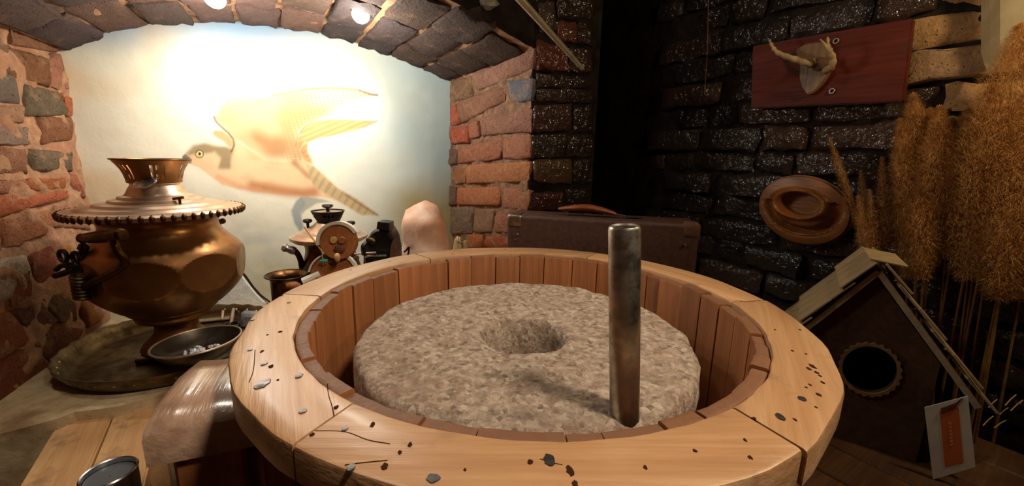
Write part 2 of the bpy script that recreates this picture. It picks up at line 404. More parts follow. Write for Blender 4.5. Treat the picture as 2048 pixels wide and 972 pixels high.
def bricks(parent, fn, nrm, lst, mat, **kw):
    nrm = Vector(nrm)
    for q, col in lst:
        Q = [fn(*p) for p in q]; cq = sum(Q, Vector())/4; Q = [p+(p-cq)*.02+(p-cq).normalized()*.0025 for p in Q]
        mk('brick', brick_geo(Q, nrm, **kw), mat, parent, smooth=70, color=col)

# ---- back wall with the mural
def build_mural():
    st = 2.3
    xs = np.arange(112, 925, st); ys = np.arange(20, 690, st)
    zl = lambda x, y: mural(x, y)
    # regular grid in the wall itself (metres), pixels only to look the paint up
    s0, s1 = -.06, (MR-ML).length+.05; z0, z1 = ZS-.04, ZC+.52
    nu, nv = 420, 300
    S = np.linspace(s0, s1, nu+1); Zs = np.linspace(z0, z1, nv+1)
    SS, ZZ = np.meshgrid(S, Zs)
    P = np.stack([ML.x+MU.x*SS, ML.y+MU.y*SS, ZZ], -1).reshape(-1, 3)
    v = P-np.array(CAM); f = v@np.array(FW)
    X = 1024+FPX*(v@np.array(CR))/f; Y = 486-FPX*(v@np.array(CU))/f
    def L(c): return np.array(lin(c))
    def sm(a, b, t): q = np.clip((t-a)/(b-a), 0, 1); return q*q*(3-2*q)
    def polyd(pts):
        pts = np.array(pts, float)/3.136+np.array([340, 150]); n = len(pts); d = np.full(len(X), 1e9); ins = np.zeros(len(X), bool)
        for i in range(n):
            a, b = pts[i], pts[(i+1) % n]; e = b-a; w0 = X-a[0]; w1 = Y-a[1]
            t = np.clip((w0*e[0]+w1*e[1])/(e@e+1e-9), 0, 1); d = np.minimum(d, np.hypot(w0-e[0]*t, w1-e[1]*t))
            if a[1] != b[1]:
                c = ((a[1] > Y) != (b[1] > Y)) & (X < (b[0]-a[0])*(Y-a[1])/(b[1]-a[1])+a[0]); ins ^= c
        return np.where(ins, -d, d)
    def strd(pts):
        pts = np.array(pts, float)/3.136+np.array([340, 150]); d = np.full(len(X), 1e9)
        for i in range(len(pts)-1):
            a, b = pts[i], pts[i+1]; e = b-a; w0 = X-a[0]; w1 = Y-a[1]; t = np.clip((w0*e[0]+w1*e[1])/(e@e+1e-9), 0, 1)
            d = np.minimum(d, np.hypot(w0-e[0]*t, w1-e[1]*t))
        return d
    n1 = np.array([noise.noise(Vector(p)*6) for p in P]); n2 = np.array([noise.noise(Vector(p)*22) for p in P])
    C = np.tile(L((228, 222, 198)), (len(X), 1))
    def over(mask, col, a=1.):
        nonlocal C
        k = (np.clip(mask, 0, 1)*a)[:, None]; C = C*(1-k)+L(col)*k
    over(sm(560, 860, X-.15*Y+50*n1), (172, 196, 200), .9)
    over(sm(150, 40, Y+.10*np.abs(X-470)-60*(X > 600)*0+30*n1), (128, 162, 192), .95)
    over(sm(330, 420, X*0+Y+40*n1)*sm(730, 840, X), (176, 160, 104), .9)
    over(sm(.1, .6, n1)*sm(420, 250, X), (222, 180, 120), .45)
    over(sm(470, 560, Y+40*n1)*sm(900, 600, X), (214, 204, 156), .5)
    over(sm(.2, .7, n2)*sm(300, 420, Y)*sm(700, 300, X), (196, 190, 160), .35)
    over(sm(90, 20, np.hypot(X-500, (Y-505)*1.2))*sm(-.2, .4, n2+n1), (170, 186, 182), .35)
    W1 = polyd([(275,265),(315,210),(370,165),(450,138),(640,125),(760,105),(900,80),(1050,78),(1190,92),(1300,125),(1250,135),(1180,150),(1090,180),(1040,215),(980,250),(900,290),(850,320),(810,355),(798,420),(810,470),(845,520),(820,555),(760,540),(700,545),(600,540),(520,480),(450,430),(400,410),(350,345),(300,300)])
    W2 = polyd([(850,415),(805,470),(800,400),(830,330),(920,290),(1000,280),(1100,280),(1300,290),(1230,325),(1130,355),(1000,385),(920,400),(865,425),(860,480),(900,560),(850,545),(815,480)])
    BD = polyd([(110,555),(180,580),(260,640),(330,690),(430,715),(560,735),(700,755),(820,755),(900,760),(1010,775),(1100,810),(1200,870),(1310,880),(1260,840),(1160,770),(1050,710),(980,640),(900,570),(845,530),(700,545),(520,480),(400,400),(390,470),(350,455),(220,435),(150,450),(100,490),(85,520)])
    over(sm(1.5, -1.5, W2), (200, 164, 98), .9)
    over(sm(1.5, -1.5, W2)*sm(0, .5, np.sin((X*.5+Y*1.2)*.5)+n2), (176, 136, 84), .5)
    over(sm(2.5, -2.5, BD), (226, 190, 146), 1)
    over(sm(3, -3, BD)*sm(-.1, .6, n2+.6*n1), (208, 160, 112), .45)
    over(sm(2.5, -2.5, W1), (228, 204, 162), 1)
    over(sm(3, -3, W1)*sm(.0, .5, n2), (206, 168, 118), .4)
    over(sm(2, -10, W1)*sm(190, 110, np.hypot(X-480, (Y-225)*1.6)), (212, 158, 112), .7)
    over(sm(1, -4, W1)*sm(545, 600, X)*sm(.15, .8, np.sin((X-.3*Y)*.75)*.6+np.sin(Y*1.1+X*.12)*.6), (178, 128, 76), .75)
    over(sm(26, -26, polyd([(490,380),(600,350),(720,380),(800,440),(845,520),(800,555),(720,520),(640,530),(560,470)])+22*n2), (158, 110, 64), .8)
    over(sm(16, -20, polyd([(640,250),(720,200),(900,200),(1040,215),(900,290),(810,355),(790,430),(700,380)])+14*n2), (184, 136, 82), .6)
    over(sm(20, 0, strd([(520,695),(700,725),(830,745),(900,735)])), (176, 110, 64), .8)
    over(sm(10, 1, strd([(300,640),(430,700),(560,722)])), (212, 150, 108), .6)
    over(sm(9, 1, strd([(780,550),(860,630),(960,680)])), (150, 110, 70), .6)
    TB = polyd([(850,560),(900,570),(1050,710),(1160,770),(1310,880),(1200,880),(1050,790),(900,700)])
    over(sm(3, -4, TB), (190, 166, 122), .9)
    over(sm(2, -3, TB)*sm(.2, .8, np.sin((X*.86+Y*.5)*.42)+1.3*n2), (136, 112, 78), .34)
    over(sm(4, 0, strd([(1100,750),(1200,815),(1300,878)])), (120, 110, 86), .7)
    over(sm(7, -5, polyd([(105,495),(150,450),(220,435),(350,455),(392,470),(385,520),(370,580),(310,580),(320,520),(280,480),(230,490),(160,500),(120,505)])+6*n2), (142, 124, 90), .9)
    over(sm(3, -3, polyd([(265,370),(280,345),(330,350),(380,390),(398,440),(380,460),(340,420),(290,390)])), (204, 158, 104), .9)
    over(sm(3.2, .6, strd([(275,262),(290,295),(325,328),(365,362),(395,400),(402,440),(385,480)])), (104, 84, 56), .9)
    over(sm(2.5, .3, strd([(315,208),(370,165),(450,140),(500,132)])), (140, 118, 90), .8)
    over(sm(4, .3, strd([(640,127),(760,107),(900,82),(1050,80),(1190,94)])), (188, 140, 90), .9)
    over(sm(4, .5, strd([(1190,96),(1260,122),(1300,126)])), (110, 104, 92), .9)
    over(sm(3, .3, strd([(1180,300),(1250,296),(1298,290)])), (190, 160, 96), .9)
    over(sm(1.4, .2, strd([(790,450),(800,380),(850,320),(960,262),(1035,222)])), (140, 100, 62), .7)
    over(sm(2, 0, polyd([(78,512),(95,500),(128,525),(130,552),(100,548),(92,562),(80,540)])), (104, 100, 88), .95)
    ex, ey = 340+185/3.136, 150+495/3.136; e = np.hypot(X-ex, Y-ey)
    over(sm(9.5, 7.5, e), (86, 72, 48)); over(sm(6.8, 5.6, e), (236, 214, 140)); over(sm(4, 2.8, e), (52, 42, 34))
    over(sm(3, -3, polyd([(760,850),(790,790),(830,760),(850,800),(820,870),(840,960),(815,985),(780,930)])), (134, 146, 146), .85)
    over(sm(3, -3, polyd([(840,760),(960,780),(1005,795),(920,805),(850,850),(822,880)])), (150, 152, 138), .8)
    F = [(j*(nu+1)+i, j*(nu+1)+i+1, (j+1)*(nu+1)+i+1, (j+1)*(nu+1)+i) for j in range(nv) for i in range(nu)]
    P2 = P+np.array(MN)[None, :]*(.002*n1+.0008*n2)[:, None]
    o = mk('wall_back', (P2, F), 'mural', smooth=180); tag(o, kind='structure', label='cream plastered niche wall painted with a flying hawk')
    ca = o.data.color_attributes.new('paint', 'FLOAT_COLOR', 'POINT')
    ca.data.foreach_set('color', np.concatenate([C, np.ones((len(C), 1))], 1).astype(np.float32).ravel())
    return o
wall_back = build_mural()
def patch(pts, t=.02):
    pass
# broken white plaster at the foot of the mural
pp = [(385,606),(398,575),(425,545),(450,515),(472,530),(490,552),(505,572),(520,590),(536,606),(530,640),(380,640)]
cpt = mural(450, 590, .012)
Vp = [mural(*p, .004) for p in pp]; Vq = [mural(*p, .016).lerp(cpt, .12) for p in pp]
nP = len(pp); tag(mk('plaster_patch', (Vp+Vq, [(i, (i+1) % nP, nP+(i+1) % nP, nP+i) for i in range(nP)]+[tuple(range(nP, 2*nP))]), 'plaster', wall_back), label='rough white bare plaster patch')
crk = [(456,517),(474,530),(492,553),(506,573),(521,590),(540,604)]
mk('plaster_crack', tube([mural(*p, .008) for p in crk], .004, 6, flat=.7), 'pit', wall_back)

# ---- cheeks of the niche
wl = rough_wall('wall_left', ML-MN*.02, LF, ZS-.03, ZC+.55, MU, 'mortar', 60, 90, .014)
tag(wl, label='old brick cheek of the niche beside the samovar')
BR1, BR2, BR3 = (150, 92, 62), (172, 104, 74), (128, 96, 72)
GREY, PINK, ORG, RED = (116, 98, 78), (182, 122, 96), (190, 112, 66), (158, 80, 52)
left = [
 ([(20,94),(95,118),(99,171),(24,152)], (140,94,58)), ([(97,113),(130,107),(139,185),(101,172)], PINK), ([(-70,120),(22,152),(38,205),(-70,195)], (126,112,98)),
 ([(51,171),(115,184),(133,230),(52,229)], (118,102,78)), ([(121,188),(137,192),(142,230),(134,230)], (190,112,70)), ([(-60,40),(15,92),(18,148),(-60,115)], (140,104,80)),
 ([(20,40),(90,78),(118,104),(24,88)], (150,104,74)), ([(-60,-40),(30,20),(60,60),(-40,20)], (128,88,64)),
 ([(-70,205),(45,212),(46,246),(-70,246)], (186,140,108)), ([(78,236),(139,236),(143,280),(83,286)], (150,98,66)), ([(-60,252),(52,255),(58,290),(-60,292)], (160,132,112)),
 ([(62,297),(141,304),(142,343),(68,341)], (124,106,82)), ([(-60,294),(48,299),(51,346),(-60,352)], (164,112,82)), ([(51,358),(126,356),(129,377),(53,380)], ORG), ([(-60,366),(47,360),(49,383),(-60,390)], (186,124,96)),
 ([(-60,395),(132,381),(135,394),(-60,448)], (192,106,70)), ([(138,350),(150,350),(168,396),(148,390)], (176,104,76)), ([(107,414),(148,411),(180,460),(107,452)], (186,132,102)),
 ([(0,442),(104,420),(104,466),(0,496)], (184,118,80)), ([(-80,470),(-4,446),(-4,500),(-80,520)], (176,120,84)), ([(62,513),(109,490),(106,560),(67,575)], (140,72,48)), ([(112,486),(150,468),(152,540),(110,556)], (196,126,72)),
 ([(-60,536),(47,510),(64,566),(-50,634)], (206,188,164)), ([(14,546),(53,541),(57,598),(25,610)], (170,104,54)),
 ([(20,622),(78,602),(112,640),(66,682)], (120,72,50)), ([(82,598),(148,570),(150,640),(116,642)], (112,80,52)), ([(154,580),(203,578),(204,640),(176,655)], (184,118,62)),
 ([(-60,650),(16,626),(58,684),(-50,740)], (166,96,56)), ([(62,690),(114,648),(168,662),(110,730)], (124,74,44)), ([(-60,752),(52,694),(100,736),(-40,830)], (150,84,52)), ([(155,520),(196,512),(200,570),(154,574)], (186,124,78)),
]
bricks(wl, lcheek, MU, left, 'brick', proud=.005, jit=.0034)
wr = rough_wall('wall_niche_right', MR-MN*.02, RF+RD*-.004, ZS-.03, ZC+.40, RN, 'mortar_mid', 60, 70, .010)
tag(wr, label='old red brick cheek of the niche behind the suitcase')
jamb = [
 ([(903,161),(944,153),(944,192),(907,202)], (140,108,80)), ([(947,150),(1066,97),(1066,138),(956,180)], (166,122,104)), ([(914,204),(1009,170),(1009,202),(923,245)], (160,114,92)),
 ([(1018,164),(1066,158),(1064,200),(1024,206)], (126,128,136)), ([(903,214),(912,211),(921,245),(903,252)], (190,104,78)), ([(962,236),(1062,217),(1061,263),(966,272)], (168,122,104)),
 ([(903,255),(934,254),(936,284),(902,287)], (188,96,68)), ([(938,248),(957,243),(958,271),(939,276)], (184,118,94)), ([(917,297),(1004,278),(1000,317),(918,327)], (184,120,92)), ([(1008,276),(1061,270),(1061,314),(1009,317)], (186,126,100)),
 ([(899,301),(913,299),(913,327),(899,328)], (126,98,84)), ([(935,331),(1059,323),(1057,363),(935,367)], (200,134,92)), ([(909,336),(932,338),(931,366),(909,366)], (172,116,78)), ([(916,376),(1002,374),(1000,411),(916,409)], (202,128,86)),
 ([(1010,376),(1059,378),(1056,420),(1010,416)], (188,124,96)), ([(898,374),(911,376),(911,409),(898,409)], (130,102,84)), ([(902,416),(947,416),(943,465),(902,468)], (140,118,100)), ([(950,418),(988,420),(986,464),(947,464)], (164,128,102)),
 ([(992,432),(1050,430),(1046,465),(992,465)], (170,110,84)), ([(937,470),(968,470),(966,495),(935,495)], (196,116,66)), ([(971,472),(1040,476),(1036,498),(969,495)], (168,86,52)),
 ([(903,500),(1040,502),(1036,540),(903,540)], BR2),
]
bricks(wr, rcheek, RN, jamb, 'brick', proud=.005, jit=.0024)
for q, col in (([(920,250),(958,238),(956,243),(921,253)], 0),): pass
# ---- pier between niche and passage
wp = rough_wall('wall_pier', RF+PN*0, PE, ZS-.03, ZC+1.0, PN, 'mortar_dark', 16, 40, .006, back=.02)
tag(wp, label='tarred brick pier beside the dark passage')
pl = [
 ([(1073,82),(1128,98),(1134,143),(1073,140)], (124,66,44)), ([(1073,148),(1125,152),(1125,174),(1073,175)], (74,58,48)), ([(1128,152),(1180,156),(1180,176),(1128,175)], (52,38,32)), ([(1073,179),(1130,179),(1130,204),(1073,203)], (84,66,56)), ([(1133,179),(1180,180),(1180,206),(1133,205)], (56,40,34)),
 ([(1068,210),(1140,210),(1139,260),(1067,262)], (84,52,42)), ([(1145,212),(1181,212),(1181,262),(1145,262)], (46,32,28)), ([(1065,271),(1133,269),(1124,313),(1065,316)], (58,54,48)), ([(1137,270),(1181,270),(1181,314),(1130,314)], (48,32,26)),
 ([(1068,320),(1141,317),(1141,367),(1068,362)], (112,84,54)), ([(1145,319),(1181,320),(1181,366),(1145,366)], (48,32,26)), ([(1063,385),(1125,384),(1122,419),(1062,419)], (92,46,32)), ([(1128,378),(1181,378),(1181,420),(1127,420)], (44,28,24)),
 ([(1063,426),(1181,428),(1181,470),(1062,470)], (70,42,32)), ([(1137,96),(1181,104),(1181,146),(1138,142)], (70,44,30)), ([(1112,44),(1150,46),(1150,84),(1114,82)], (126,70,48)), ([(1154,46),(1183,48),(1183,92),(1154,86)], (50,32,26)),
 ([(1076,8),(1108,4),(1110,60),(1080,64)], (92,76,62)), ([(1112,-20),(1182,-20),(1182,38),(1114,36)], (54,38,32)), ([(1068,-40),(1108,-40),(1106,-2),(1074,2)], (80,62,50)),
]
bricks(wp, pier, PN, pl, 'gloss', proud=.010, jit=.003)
# ---- vault of the niche: ruled surface from the arch in the mural to the front arch
arch_px = [(131,100),(151,84),(176,75),(243.5,59.5),(288.7,50),(325.6,46),(387,44),(455,43),(520,45),(582,57),(647.7,67.7),(705,84),(766.6,102.5),(818,123),(859,143.6),(889.7,153.8),(897,162)]
back = [mural(*p, -.004) for p in arch_px]; WL = (MR-ML).length
bs = [((p-ML).dot(MU))/WL for p in back]
FL = (RF-LF).length; FD = (RF-LF).normalized()
front = [LF+FD*(s*FL)+UP*(p.z+.028*s+.02*math.sin(math.pi*min(max(s, 0), 1))) for s, p in zip(bs, back)]
NA = 72
cb = cr_path(back, 5); cf = cr_path(front, 5); n_a = len(cb)-1
def vault(k, t):
    i = min(int(k*n_a), n_a-1); a = k*n_a-i
    return cb[i].lerp(cb[i+1], a).lerp(cf[i].lerp(cf[i+1], a), t)
def vnorm(k, t):
    e = 1e-3; a = vault(min(k+e, 1), t)-vault(max(k-e, 0), t); b = vault(k, min(t+e, 1))-vault(k, max(t-e, 0))
    n = a.cross(b).normalized(); return n if n.z < 0 else -n
def vfn(u, v):
    p = vault(u, v); return p+vnorm(u, v)*(.008*noise.noise(p*16)+.004*noise.noise(p*40))
Vv, Fv = gridmesh(vfn, 110, 44); nv0 = len(Vv)
vz = mk('ceiling', join((Vv, Fv), gridmesh(lambda u, v: vault(u, v)+UP*(.10), 40, 4)), 'mortar_soffit', smooth=60)
tag(vz, kind='structure', label='sooty brick barrel vault over the niche')
# arc length along the front arch
arcl = [0]
for i in range(n_a): arcl.append(arcl[-1]+(cb[i+1]-cb[i]).length)
tot = arcl[-1]
def kof(s):
    for i in range(n_a):
        if arcl[i+1] >= s: return (i+(s-arcl[i])/(arcl[i+1]-arcl[i]))/n_a
    return 1.
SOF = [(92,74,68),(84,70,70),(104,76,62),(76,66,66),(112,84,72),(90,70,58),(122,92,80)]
ncr = int(tot/.112); cw = tot/ncr; depth = .66
for c in range(ncr):
    t0 = -random.uniform(.0, .2)
    while t0 < 1:
        t1 = t0+random.uniform(.30, .42); ta, tb = max(t0, .004), min(t1-.014, .998)
        if tb-ta > .05:
            g = random.uniform(.003, .008)
            ka, kb = kof(c*cw+g), kof((c+1)*cw-g); km, tm = (ka+kb)/2, (ta+tb)/2
            j = random.uniform(-.003, .003)
            Q = [vault(ka, tb), vault(kb, tb), vault(kb, ta), vault(ka, ta)]
            Q = [q+Vector((random.uniform(-.004, .004), random.uniform(-.004, .004), 0)) for q in Q]
            col = random.choice(SOF)
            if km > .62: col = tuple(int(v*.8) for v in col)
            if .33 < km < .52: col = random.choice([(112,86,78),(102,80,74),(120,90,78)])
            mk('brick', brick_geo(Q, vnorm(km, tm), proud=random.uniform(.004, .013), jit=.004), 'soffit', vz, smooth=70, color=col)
        t0 = t1
# face of the wall over the front arch, right of the crown
spl = [vault(k, 1) for k in np.linspace(0, 1, 48)]
Vs = spl+[Vector((p.x, p.y, ZC+1.0)) for p in spl]; ns = len(spl)
Vs2 = [p-PN*.06 for p in Vs]
Fs = [(i, i+1, ns+i+1, ns+i) for i in range(ns-1)]; Fs2 = [tuple(2*ns+i for i in f)[::-1] for f in Fs]
tag(mk('wall_front', (Vs+Vs2, Fs+Fs2), 'mortar_dark', smooth=None), kind='structure', label='sooty wall face over the niche arch')
for mm, cw_, cr_ in (('beam', .8, .14), ('rim', .35, .28)):
    pb_ = M[mm].node_tree.nodes['Principled BSDF']; pb_.inputs['Coat Weight'].default_value = cw_; pb_.inputs['Coat Roughness'].default_value = cr_
# ---- right wall, running back into the dark passage
WA, WB = W0-WD*1.3, W0+WD*.95
wrt = rough_wall('wall_right', WA, WB, 0, ZC+1.0, WN, 'mortar_dark', 70, 60, .012)
tag(wrt, label='tarred brick wall with trophies on the right')
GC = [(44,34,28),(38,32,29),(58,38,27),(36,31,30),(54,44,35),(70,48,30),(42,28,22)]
z = ZS-.02; row = 0
while z < ZC+.62:
    hgt = random.uniform(.072, .086); s = -1.25+random.uniform(0, .2)
    while s < .90:
        ln = random.choice([.12, .23, .24, .25, .2])*random.uniform(.9, 1.1)
        c0 = W0+WD*(s+.006); c1 = W0+WD*(s+ln-.006); P1 = Vector((c0.x, c0.y, z+hgt/2))
        px, py = proj(P1)
        if px > 1290 and (W0+WD*s).y > .45:
            tilt = random.uniform(-.004, .004)
            Q = [Vector((c0.x, c0.y, z+hgt-.010+tilt)), Vector((c1.x, c1.y, z+hgt-.010-tilt)), Vector((c1.x, c1.y, z-tilt)), Vector((c0.x, c0.y, z+tilt))]
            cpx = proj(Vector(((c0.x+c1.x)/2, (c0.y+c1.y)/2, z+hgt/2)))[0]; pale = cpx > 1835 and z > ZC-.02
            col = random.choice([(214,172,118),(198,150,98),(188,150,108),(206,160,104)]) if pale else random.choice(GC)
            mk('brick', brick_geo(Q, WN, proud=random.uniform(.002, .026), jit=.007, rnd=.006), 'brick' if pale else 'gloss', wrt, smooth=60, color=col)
        s += ln
    z += hgt; row += 1
# passage: left side, end, roof
PB = PE-RD*1.5
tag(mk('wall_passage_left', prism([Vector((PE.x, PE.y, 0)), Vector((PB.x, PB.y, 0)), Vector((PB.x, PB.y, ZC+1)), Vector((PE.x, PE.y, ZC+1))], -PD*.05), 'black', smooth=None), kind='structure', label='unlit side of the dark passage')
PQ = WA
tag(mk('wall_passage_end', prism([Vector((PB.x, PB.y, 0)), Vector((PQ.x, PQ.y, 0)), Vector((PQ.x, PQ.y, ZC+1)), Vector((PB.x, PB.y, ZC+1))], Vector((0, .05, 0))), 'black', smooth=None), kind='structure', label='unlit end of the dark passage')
# rest of the room round the viewer
def slab(name, c, size, mat, label): tag(mk(name, box(c, size, bev=0), mat, smooth=None), kind='structure', label=label)
slab('wall_rear', (-.2, -1.95, 1.25), (4.2, .1, 2.5), 'mortar', 'plastered wall behind the viewer')
slab('wall_side_left', (-2.25, -.55, 1.25), (.1, 2.7, 2.5), 'mortar', 'plastered side wall left of the viewer')
slab('wall_side_right', (1.85, -.9, 1.25), (.1, 2.0, 2.5), 'mortar_dark', 'dark side wall right of the viewer')
slab('trim_2', (-.2, .1, 2.52), (4.6, 4.8, .06), 'mortar_dark', 'sooty ceiling of the cellar')
# ---- floor and masonry ledge
def fl_boards():
    p = thing('floor', (0, .5, 0), 'dark wooden floor', None, kind='structure')
    for i in range(21):
        x = -2.2+i*.19
        mk('floor_board', box((x+.093, .3, -.012), (.186, 4.6, .024), bev=.003), 'floor', p)
fl_boards()
lip = [atZ(*p, ZS) for p in [(-160,905),(0,868),(60,852),(112,838),(150,822),(235,812),(330,790),(420,770)]]
ring_c = Vector((.0714*.42, 1.5773*.42, 0))
tail = [Vector((-.36, .98, ZS)), Vector((-.2, 1.09, ZS)), Vector((.05, 1.12, ZS)), Vector((.3, 1.02, ZS)), Vector((.46, .9, ZS))]
outl = lip+tail
rear = [LF-MU*.03-MN*.0, ML-MU*.03-MN*.03, MR+MU*.03-MN*.03, RF, PE, PE+(-RD)*1.0, W0-WD*1.0, W0-WD*.0, W0+WD*.42]
pol = [Vector((p.x, p.y, ZS)) for p in outl]+[Vector((p.x, p.y, ZS)) for p in reversed(rear)]
def ledge():
    bm = bmesh.new(); vs = [bm.verts.new(p) for p in pol]; f = bm.faces.new(vs)
    if f.normal.z < 0 or True:
        bm.normal_update()
        if f.normal.z < 0: f.normal_flip()
    r = bmesh.ops.extrude_face_region(bm, geom=[f]); 
    for v in [g for g in r['geom'] if isinstance(g, bmesh.types.BMVert)]: v.co.z = ZS
    for v in vs: v.co.z = 0
    bmesh.ops.triangulate(bm, faces=bm.faces[:])
    for _ in range(5):
        long_e = [e for e in bm.edges if e.calc_length() > .05]
        if not long_e: break
        bmesh.ops.subdivide_edges(bm, edges=long_e, cuts=1); bmesh.ops.triangulate(bm, faces=[f for f in bm.faces if len(f.verts) > 3])
    for v in bm.verts:
        q = noise.noise_vector(v.co*9)*.006
        if v.co.z > .01: v.co += Vector((q.x, q.y, min(q.z*.5, .002)-.001))
    bm.verts.index_update(); V = [v.co.copy() for v in bm.verts]; F = [tuple(v.index for v in f.verts) for f in bm.faces]; bm.free(); return V, F
tag(mk('trim_1', ledge(), 'ledge', smooth=50), kind='structure', label='plastered masonry ledge along the niche and walls')

# ================================================================== the mill
R = .42; ZR = ZC-.5612*R; MC = Vector((ring_c.x, ring_c.y, 0))
mill = thing('grain_mill', (MC.x, MC.y, 0), 'round wooden tub of a hand mill with a broad plank rim', 'mill')
def ang(px, py, z=ZR): p = atZ(px, py, z)-MC; return math.atan2(p.y, p.x)
def polar(r, a, z): return Vector((MC.x+r*math.cos(a), MC.y+r*math.sin(a), z))
jA, jB, jC, jD, jE, jF = ang(650,845), ang(1540,858), ang(1500,602), ang(1195,503), ang(612,590), ang(842,511)
js = sorted([(a % (2*math.pi)) for a in (jA, jB, jC, jD, jE, jF)])
RI = .8366*R
def arc_board(a0, a1, r0, r1, z0, z1, n=26, bev=.004, outer_j=0., gap=.0012, skew0=0., skew1=0.):
    # ring of section: rounded rectangle
    b = bev; V = []; F = []
    sec = [(r0, z0), (r0, z1-b), (r0+b*.3, z1-b*.3), (r0+b, z1), ((r0*.66+r1*.34), z1), ((r0*.33+r1*.67), z1), (r1-b, z1), (r1-b*.3, z1-b*.3), (r1, z1-b), (r1, z0)]
    m_ = len(sec); sd = random.uniform(0, 50)
    for i in range(n+1):
        u = i/n
        for r, z in sec:
            f_ = (r-r0)/(r1-r0); g = gap/r
            a = (a0+g+skew0*(f_-.5))*(1-u)+(a1-g+skew1*(f_-.5))*u
            rr = r
            if r > (r0+r1)/2: rr += outer_j*noise.noise(Vector((a*5, sd, 0)))*f_
            else: rr += .002*noise.noise(Vector((a*14, sd, 3)))
            V.append(polar(rr, a, z+.0004*noise.noise(Vector((a*6, r*30, sd)))))
    for i in range(n):
        for k in range(m_):
            q = (k+1) % m_; F.append((i*m_+k, (i+1)*m_+k, (i+1)*m_+q, i*m_+q))
    F.append(tuple(range(m_))); F.append(tuple(n*m_+k for k in range(m_))[::-1]); return V, F
for i in range(6):
    a0, a1 = js[i], js[(i+1) % 6]
    if a1 <= a0: a1 += 2*math.pi
    am = (a0+a1)/2; c = polar(.92*R, am, ZR)
    dz = 0
    mk('rim_board', arc_board(a0, a1, RI, R, ZR-.034+dz, ZR+dz, n=max(10, int((a1-a0)*18)), outer_j=.005, skew0=.02*(-1)**i, skew1=.02*(-1)**(i+1)), 'rim', mill, org=tuple(c), rotz=am+math.pi/2, smooth=30)
# staves round the inside
a = .1; tot_a = 0; ws = [random.choice([.13, .18, .21, .16, .23, .10]) for _ in range(60)]; k = 0; acc = 0
lst = []
while acc < 2*math.pi-.12: lst.append(ws[k]); acc += ws[k]; k += 1
sc_ = 2*math.pi/acc; a = .05
for wv in lst:
    a1 = a+wv*sc_; am = (a+a1)/2
    dr = random.uniform(-.0025, .0025); top = ZR-.005+random.uniform(-.004, .003)
    mk('stave', arc_board(a, a1, (.792*R+dr), RI-.0008, ZC-.60, top, n=4, bev=.003, gap=.0011), 'stave', mill, smooth=30)
    a = a1
# hoop of the tub, floor of the tub, legs, brackets
mk('tub_bottom', lathe([(.0001, -.012), (.84*R, -.012), (.84*R, .012), (.0001, .012)], (MC.x, MC.y, ZC-.50), 48, cap=False), 'stave', mill)
mk('iron_hoop', lathe([(RI+.0125, -.015), (RI+.016, -.015), (RI+.016, .015), (RI+.0125, .015), (RI+.0125, -.015)], (MC.x, MC.y, ZC-.52), 64, cap=False), 'iron', mill)
for aa in (.02, math.pi/2+.2, math.pi+.5, -math.pi/2+.35, -.55):
    c = polar(.905*R, aa, 0); t_ = Vector((-math.sin(aa), math.cos(aa), 0)); r_ = Vector((math.cos(aa), math.sin(aa), 0))
    zt = ZR-.036
    mk('leg', box((c.x, c.y, zt/2), (.05, .036, zt), X=t_, Y=r_, bev=.004), 'stave', mill)
# beam that carries the tub on the left, with its post
bA, bB, bC = atZ(338, 722, ZC-.29), atZ(335, 842, ZC-.29), atZ(478, 818, ZC-.29)
bx = Vector((.93, .37, 0)).normalized(); by = Vector((-bx.y, bx.x, 0)); mid = (bA+bB)/2
bw = abs((bA-bB).dot(by)); bl = .165
def beam_geo():
    V = []; F = []; prof = [(-.5, -.052), (-.5, -.012), (-.46, -.003), (-.2, .004), (.2, .003), (.46, -.004), (.5, -.014), (.5, -.052)]
    n = 12
    for i in range(n+1):
        u = i/n
        for f_, z_ in prof:
            zz = z_-(.008 if i in (0, n) and z_ > -.05 else 0)+.0015*math.sin(u*20)*(z_ > -.01)
            V.append(mid+bx*(u*bl)+by*(f_*bw)+UP*zz)
    m_ = len(prof)
    for i in range(n):
        for k in range(m_): q = (k+1) % m_; F.append((i*m_+k, (i+1)*m_+k, (i+1)*m_+q, i*m_+q))
    F.append(tuple(range(m_))[::-1]); F.append(tuple(n*m_+k for k in range(m_))); return V, F
mk('support_beam', beam_geo(), 'beam', mill, org=tuple(mid), rotz=math.atan2(bx.y, bx.x), smooth=50)
pc = mid+bx*.055-by*(bw*.18)
zt = ZC-.29-.05
mk('post', box((pc.x, pc.y, zt/2), (.07, .09, zt), X=bx, Y=by, bev=.004), 'stave', mill)
pc = mid+bx*.12+by*(bw*.1)
mk('post', box((pc.x, pc.y, zt/2), (.035, .11, zt), X=bx, Y=by, bev=.004), 'stave', mill)
